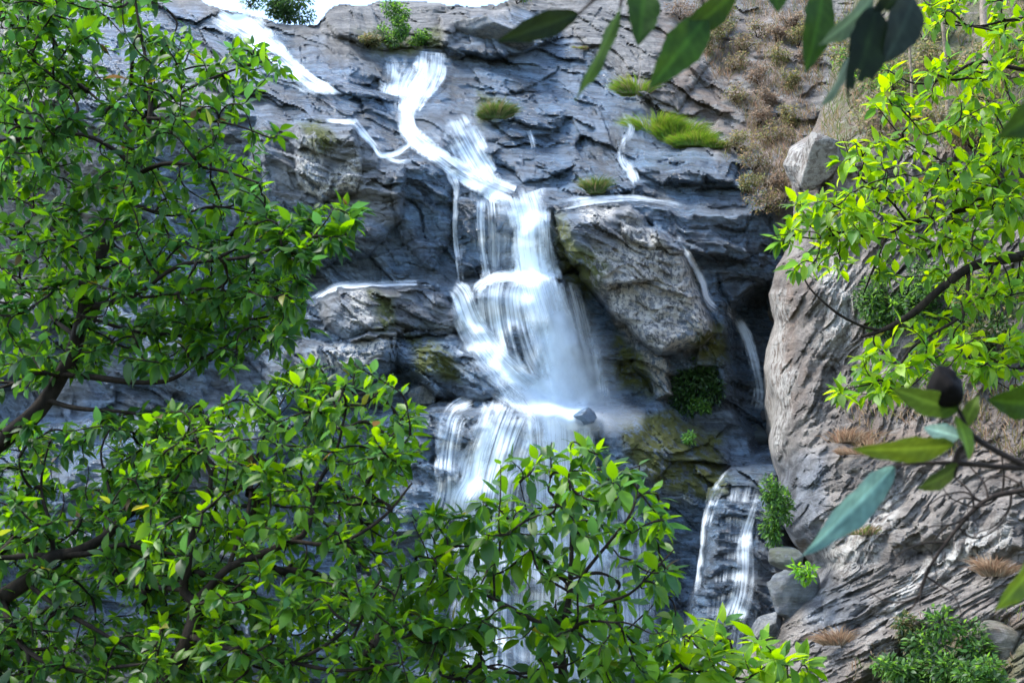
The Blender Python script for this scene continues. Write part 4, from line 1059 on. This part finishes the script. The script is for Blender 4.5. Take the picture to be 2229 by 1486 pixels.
tree('sapling', 'upright sapling with bright leaves standing before the lower fall', 'tree',
     [[(1222, 1640, 5.5, .021), (1228, 1486, 5.5, .019), (1222, 1385, 5.5, .017), (1238, 1310, 5.5, .014), (1244, 1230, 5.5, .011), (1245, 1160, 5.5, .008), (1250, 1110, 5.5, .006), (1235, 1040, 5.5, .004)],
      [(1222, 1385, 5.5, .011), (1150, 1342, 5.45, .010), (1080, 1302, 5.4, .008), (1020, 1272, 5.35, .006), (945, 1238, 5.3, .003)],
      [(1236, 1315, 5.5, .009), (1280, 1240, 5.45, .008), (1332, 1170, 5.4, .006), (1375, 1105, 5.4, .005), (1392, 1010, 5.4, .003)],
      [(1232, 1335, 5.5, .008), (1300, 1312, 5.4, .007), (1370, 1290, 5.35, .006), (1420, 1245, 5.35, .004), (1470, 1190, 5.35, .003)],
      [(1080, 1302, 5.4, .006), (1080, 1212, 5.4, .005), (1112, 1160, 5.4, .004), (1168, 1110, 5.4, .003)],
      [(1240, 1290, 5.5, .006), (1170, 1240, 5.6, .005), (1150, 1150, 5.6, .004), (1130, 1050, 5.6, .003)],
      [(1010, 1486, 5.3, .009), (1040, 1450, 5.3, .008), (1130, 1466, 5.35, .007), (1225, 1440, 5.5, .008)]],
     [([(880, 1120), (960, 1090), (1060, 1080), (1090, 1000), (1130, 960), (1290, 960), (1330, 1020), (1420, 1005), (1440, 1110), (1500, 1160), (1470, 1260), (1460, 1350), (1480, 1500), (930, 1500), (860, 1300)], 170, 5.0, 6.0),
      ([(930, 1100), (1430, 1080), (1460, 1170), (930, 1210)], 40, 5.0, 5.8), ([(880, 1350), (1480, 1350), (1480, 1500), (880, 1500)], 50, 5.0, 5.8)], 604, .080, 'mid', per=9, jit=.5)
tree('young_tree', 'young tree whose bright leaf tips rise under the slab rivulets', 'tree',
     [[(1560, 1640, 6, .02), (1590, 1520, 6, .016), (1600, 1450, 6, .01), (1590, 1390, 6, .005)], [(1480, 1452, 5.9, .005), (1540, 1460, 5.95, .007), (1598, 1470, 6, .008), (1660, 1476, 5.95, .006), (1715, 1440, 5.9, .003)],
      [(1598, 1470, 6, .006), (1530, 1420, 6, .005), (1490, 1380, 6, .003)]],
     [([(1400, 1520), (1450, 1370), (1540, 1365), (1600, 1350), (1690, 1385), (1755, 1440), (1770, 1540), (1400, 1560)], 80, 5.6, 6.3)], 605, .10, 'bright', per=8, jit=.28)
tree('leafy_tree', 'tree with long boughs of yellow green leaves against the pale buttress', 'tree',
     [[(2700, 1500, 8.4, .12), (2640, 1000, 8.4, .11), (2600, 640, 8.3, .10), (2580, 300, 8.3, .08), (2540, 0, 8.3, .05), (2500, -200, 8.3, .03)],
      [(2602, 480, 8.3, .045), (2400, 520, 8.1, .04), (2229, 554, 8, .036), (2120, 576, 7.95, .032), (2052, 625, 7.9, .028), (1990, 680, 7.9, .024), (1930, 714, 7.9, .017), (1878, 732, 7.9, .009)],
      [(2600, 430, 8.3, .03), (2400, 430, 8.3, .025), (2229, 442, 8.2, .021), (2102, 455, 8.2, .019), (1977, 489, 8.2, .015), (1927, 521, 8.2, .012), (1903, 581, 8.2, .009), (1880, 645, 8.2, .005)],
      [(1960, 496, 8.2, .010), (1900, 520, 8.2, .009), (1850, 502, 8.15, .008), (1782, 517, 8.1, .006), (1712, 508, 8.1, .004), (1660, 520, 8.1, .003)],
      [(1925, 716, 7.9, .012), (1870, 706, 7.85, .010), (1818, 680, 7.8, .008), (1765, 628, 7.8, .006), (1746, 582, 7.8, .004)],
      [(2108, 590, 7.95, .013), (2096, 680, 7.8, .011), (2040, 720, 7.75, .010), (1985, 756, 7.7, .009), (1950, 805, 7.7, .007), (1900, 835, 7.7, .005), (1838, 848, 7.7, .003)],
      [(2096, 680, 7.8, .008), (2100, 760, 7.8, .007), (2140, 810, 7.8, .005), (2200, 850, 7.8, .003)],
      [(2590, 250, 8.3, .025), (2400, 180, 8.3, .02), (2229, 150, 8.3, .015), (2130, 132, 8.3, .012), (2060, 170, 8.3, .009), (1992, 182, 8.3, .007), (1930, 150, 8.3, .004)],
      [(2102, 455, 8.2, .011), (2095, 400, 8.3, .009), (2050, 350, 8.3, .007), (1980, 310, 8.3, .006), (1915, 235, 8.3, .004)],
      [(1977, 489, 8.2, .009), (1930, 430, 8.1, .007), (1870, 380, 8.1, .006), (1835, 300, 8.1, .003)],
      [(2229, 442, 8.2, .012), (2180, 380, 8.4, .009), (2190, 300, 8.4, .007), (2150, 220, 8.4, .004)],
      [(2540, 0, 8.3, .02), (2400, 20, 8.2, .014), (2229, 40, 8.2, .010), (2120, 60, 8.2, .007), (2030, 30, 8.2, .004)]],
     [([(1960, -80), (2010, 60), (1930, 140), (1900, 220), (1850, 290), (1820, 330), (1810, 400), (1740, 430), (1690, 490), (1660, 560), (1740, 620), (1800, 590), (1900, 600), (2000, 640), (2229, 700), (2400, 700), (2400, -80)], 420, 7.5, 8.8),
      ([(1880, 760), (1960, 690), (2100, 680), (2229, 740), (2350, 860), (2060, 820), (1980, 860), (1880, 870), (1810, 850)], 80, 7.4, 8.0),
      ([(1750, 440), (2100, 320), (2229, 340), (2229, 480), (1960, 560), (1700, 540)], 80, 7.6, 8.4)], 606, .100, 'bright', per=8, droop=.2, jit=.5)

# ------------------------------------------------------------------ near leaves overhanging the view
def near_leaf(u0, v0, u1, v1, Y0, Y1, width_px, root, base, face, col, holes=(), bend=.12, fold=.2, name='leaf', label=None):
    """one broad leaf from its stalk end to its tip; face = roll about its own axis in degrees, 0 = blade towards the viewer"""
    a, b = at(u0, v0, Y0), at(u1, v1, Y1); Lm = np.linalg.norm(b - a); d = (b - a) / Lm
    n = unit(np.cross(np.cross(d, [0, -1., 0]), d)); sd = np.cross(n, d)
    c_, s_ = math.cos(math.radians(face)), math.sin(math.radians(face))
    nn = n * c_ + sd * s_; ss = np.cross(nn, d)
    wm = width_px * Y0 / F / Lm
    nl, nw = 22, 9
    t = np.linspace(0, 1, nl)[:, None]; y = np.linspace(-1, 1, nw)[None]
    prof = np.sin(np.pi * np.clip(t, 0, 1) ** .85) ** .75 * (1 - .25 * t ** 3); prof[0] = .02; prof[-1] = .01
    w = prof * wm * .5 * (1 + .04 * np.sin(t * 19 + u0) + .03 * np.sin(t * 43 + v0))
    Z = -bend * t ** 2 + bend * t + fold * np.abs(y) * w + .012 * np.sin(t * 14 + y * 3 + v0) * np.abs(y)
    q = a - base + (d * t[..., None] + ss * (w * y)[..., None] + nn * Z[..., None]) * Lm
    f = grid_faces(nl, nw)
    if holes:
        keep = np.ones(len(f), bool)
        for (ht, hy, hr) in holes:
            ft = (f[:, 0] // nw + .5) / nl; fy = ((f[:, 0] % nw) + .5) / nw * 2 - 1
            keep &= ((ft - ht) ** 2 * 9 + (fy - hy) ** 2) > hr ** 2
        f = f[keep]
    vein = 1 + .9 * np.exp(-(y / .13) ** 2) + .25 * (np.sin((t * 8.5 - np.abs(y) * .9) * 2 * np.pi) > .6) + .3 * perlin(t * 7 + u0, y * 2.5 + v0, 4)
    tn = np.concatenate([np.array(col)[None, None] * np.clip(vein, .4, 3)[..., None], np.ones((nl, nw, 1))], -1)
    me = mesh_from(name, q.reshape(-1, 3), f, M_NEAR, True, {'tint': tn.reshape(-1, 4)})
    o = link(name, me, root)
    if label: o['label'] = label
    return o

def wood(root, base, name, pts, mat=M_BARK, sides=7):
    a = np.array(pts, float); q = catmull(np.concatenate([at(a[:, 0], a[:, 1], a[:, 2]), a[:, 3:4]], 1), .02)
    v, f = tube(q[:, :3] - base, q[:, 3], sides)
    return link(name, mesh_from(name, v, f, mat), root)

G_ = (0.0120, 0.0312, 0.0036); G2 = (0.0156, 0.0408, 0.0042); GB = (0.0060, 0.0120, 0.0036); GP = (.085, .150, .130)
bt = np.array([3.3, 1.0, float(ground_z(3.3, 1.0)) - .05])
ov = tag(empty('overhanging_tree', bt), 'tree whose large dark insect bitten leaves hang over the view', 'tree')
q = catmull(np.array([[3.3, 1.0, bt[2], .09], [3.27, 1.0, 1.0, .08], [3.2, 1.02, 2.2, .07], [3.1, 1.05, 3.0, .05], [2.9, 1.1, 3.6, .03]]), .05)
v_, f_ = tube(q[:, :3] - bt, q[:, 3], 12); link('trunk', mesh_from('trunk', v_, f_, M_BARK), ov)
top = at(1860, -330, 1.85)
q = catmull(np.array([[3.2, 1.02, 2.3, .04], [2.3, 1.5, 2.85, .030], [1.55, 1.85, 2.8, .022], [*(top + [.25, 0, .1]), .014], [*top, .010], [*at(1700, -180, 1.8), .008], [*at(1480, -130, 1.75), .006], [*at(1330, -60, 1.75), .004]]), .03)
v_, f_ = tube(q[:, :3] - bt, q[:, 3], 8); link('branch', mesh_from('branch', v_, f_, M_BARK), ov)
wood(ov, bt, 'branch', [(1860, -330, 1.85, .008), (1890, -180, 1.8, .006), (1930, -60, 1.8, .004), (1940, 10, 1.8, .003)])
for (x0, y0, x1, y1) in [(1700, -180, 1690, -30), (1480, -130, 1400, -20), (1600, -160, 1600, -15), (1480, -130, 1535, 45), (1890, -180, 1790, -15), (1330, -60, 1350, 20), (1330, -60, 1256, 34)]:
    wood(ov, bt, 'twig', [(x0, y0, 1.8, .004), ((x0 + x1) / 2 + 12, (y0 + y1) / 2, 1.79, .003), (x1, y1, 1.78, .002)], sides=5)
NL = lambda *a, **k: near_leaf(*a[:7], ov, bt, *a[7:], **k)
NL(1258, 30, 1082, 92, 1.78, 1.74, 62, 25, GB, bend=.06)
NL(1352, 15, 1252, 218, 1.78, 1.70, 60, 68, G2, bend=.05)
NL(1402, -30, 1388, 100, 1.75, 1.70, 84, 15, G2)
NL(1604, -20, 1462, 95, 1.8, 1.76, 72, 40, G_)
NL(1538, 38, 1414, 194, 1.78, 1.72, 92, 12, (0.0210, 0.0540, 0.0060))
NL(1682, -45, 1692, 28, 1.8, 1.78, 66, 10, G2)
NL(1792, -22, 1752, 160, 1.8, 1.74, 82, 18, G2)
NL(1905, -10, 1782, 98, 1.8, 1.72, 74, 60, (.03, .055, .03))
NL(1908, 15, 1846, 232, 1.78, 1.74, 98, 14, GB, holes=[(.82, .1, .28), (.74, .5, .2), (.88, -.35, .22), (.68, -.2, .12), (.9, .45, .2)], label='dark leaf eaten into holes near its tip')
NL(1858, 95, 1786, 235, 1.76, 1.72, 62, 66, (.035, .055, .035))
NL(1990, -5, 1925, 138, 1.8, 1.76, 96, 20, (.012, .018, .012))
NL(1960, -20, 1890, 60, 1.8, 1.78, 70, 30, GB, holes=[(.6, .2, .4)])
NL(2180, -30, 2280, 25, 1.7, 1.7, 70, 30, GB)
NL(2300, 215, 2172, 300, 1.75, 1.72, 92, 24, G_)

bs_ = np.array([1.25, 2.3, float(ground_z(1.25, 2.3)) - .05])
ns = tag(empty('near_shrub', bs_), 'blurred shrub sprig with a dark seed pod and broad pale leaf', 'shrub')
q = catmull(np.array([[*bs_, .014], [1.22, 2.25, .6, .012], [1.1, 2.2, 1.2, .010], [*at(2330, 1060, 2.2), .007], [*at(2229, 1012, 2.2), .006], [*at(2120, 950, 2.2), .005], [*at(2082, 880, 2.2), .003]]), .03)
v_, f_ = tube(q[:, :3] - bs_, q[:, 3], 8); link('stem', mesh_from('stem', v_, f_, M_BARK), ns)
wood(ns, bs_, 'branch', [(2300, 1022, 2.2, .005), (2180, 1016, 2.2, .005), (2090, 1008, 2.2, .005), (1990, 1008, 2.2, .003), (1945, 1015, 2.2, .002)])
wood(ns, bs_, 'branch', [(2120, 950, 2.2, .004), (2085, 985, 2.2, .006), (2080, 1015, 2.2, .006), (2075, 1040, 2.2, .004)])
NS = lambda *a, **k: near_leaf(*a[:7], ns, bs_, *a[7:], **k)
NS(2078, 968, 1856, 978, 2.2, 2.1, 62, 35, (.045, .075, .010))
NS(1945, 1016, 1748, 1208, 2.18, 2.05, 74, 20, GP, bend=.05, fold=.35, label='broad pale blue green leaf')
NS(2085, 895, 1940, 845, 2.2, 2.15, 62, 30, (.03, .06, .010))
NS(2082, 905, 2110, 1000, 2.2, 2.15, 52, 30, (.07, .12, .012))
NS(2085, 1015, 1995, 1062, 2.2, 2.15, 56, 40, (.03, .05, .010))
NS(2090, 950, 2010, 930, 2.2, 2.2, 44, 20, (.2, .28, .22))
NS(2260, 880, 2150, 870, 2.2, 2.15, 74, 20, G_)
NS(2275, 1190, 2162, 1330, 2.15, 2.05, 70, 30, (.05, .09, .010))
NS(2100, 930, 2130, 860, 2.2, 2.2, 40, 40, (.05, .08, .010))
# the dark pod: a pointed ribbed husk
r = np.random.default_rng(5); nt_, np_ = 18, 20
tt = np.linspace(0, 1, nt_)[:, None]; ph = np.linspace(0, 2 * np.pi, np_, endpoint=False)[None]
prof = np.sin(np.pi * tt ** .8) ** .7 * (1 + .16 * np.cos(3 * ph + 4 * tt) + .22 * perlin(tt * 4 + 0 * ph, ph * 1.6 + 0 * tt, 3)) + .02
pc0, pc1 = at(2078, 885, 2.19), at(2040, 795, 2.17); ax = pc1 - pc0; h_ = np.linalg.norm(ax); ax /= h_
e1 = unit(np.cross(ax, [0, 1., 0])); e2 = np.cross(ax, e1)
pv = pc0 - bs_ + ax * (tt * h_)[..., None] + (e1 * np.cos(ph)[..., None] + e2 * np.sin(ph)[..., None]) * (prof * h_ * .36)[..., None]
i = np.arange(nt_ * np_).reshape(nt_, np_)
fc = np.stack([i[:-1], np.roll(i, -1, 1)[:-1], np.roll(i, -1, 1)[1:], i[1:]], -1).reshape(-1, 4)
M_POD = bark_material('dark_husk', (.002, .0015, .0015), (.008, .006, .005))
o = link('seed_pod', mesh_from('seed_pod', pv.reshape(-1, 3), fc, M_POD), ns); o['label'] = 'dark pointed seed pod'

# bare curling twigs
bb = np.array([1.9, 3.3, float(ground_z(1.9, 3.3)) - .05])
bare = tag(empty('bare_shrub', bb), 'leafless shrub of thin curling twigs in front of the slanting rock', 'shrub')
q = catmull(np.array([[*bb, .016], [1.75, 3.25, .6, .013], [*at(2420, 1120, 3.2), .010], [*at(2300, 1050, 3.2), .008], [*at(2229, 1066, 3.2), .007], [*at(2140, 1092, 3.2), .006], [*at(2052, 1190, 3.2), .0045], [*at(2016, 1252, 3.2), .004], [*at(2000, 1300, 3.2), .003], [*at(1978, 1332, 3.2), .0015]]), .03)
v_, f_ = tube(q[:, :3] - bb, q[:, 3], 8); link('stem', mesh_from('stem', v_, f_, M_BARK), bare)
rb = np.random.default_rng(77)
starts = [((2140, 1092), (-1, -.1)), ((2150, 1090), (.2, -1)), ((2110, 1130), (-1, .2)), ((2200, 1075), (.1, 1)), ((2180, 1080), (.4, -.9)), ((2016, 1254), (.9, .8)), ((2040, 1210), (-.9, .4)), ((2090, 1150), (.5, .9)), ((2229, 1064), (-.4, -1)),
          ((2140, 1092), (-.9, -.7)), ((2170, 1084), (-.5, .9)), ((2120, 1110), (-.8, .9)), ((2210, 1070), (.6, .8)), ((2060, 1180), (-1, -.1)), ((2120, 1100), (-.3, -1)), ((2006, 1290), (-.7, .8))]
for k, ((x, y), d) in enumerate(starts):
    a0 = math.atan2(d[1], d[0]); cur = rb.choice([-1, 1]) * rb.uniform(.12, .3); pts = [(x, y, 3.2, .003)]
    for s in range(rb.integers(6, 11)):
        a0 += cur + rb.normal() * .16; st_ = rb.uniform(14, 24)
        x += math.cos(a0) * st_; y += math.sin(a0) * st_
        pts.append((x, y, 3.2 + .02 * s * math.sin(k), max(.0009, .003 - .0003 * s)))
    wood(bare, bb, 'twig', pts, sides=5)
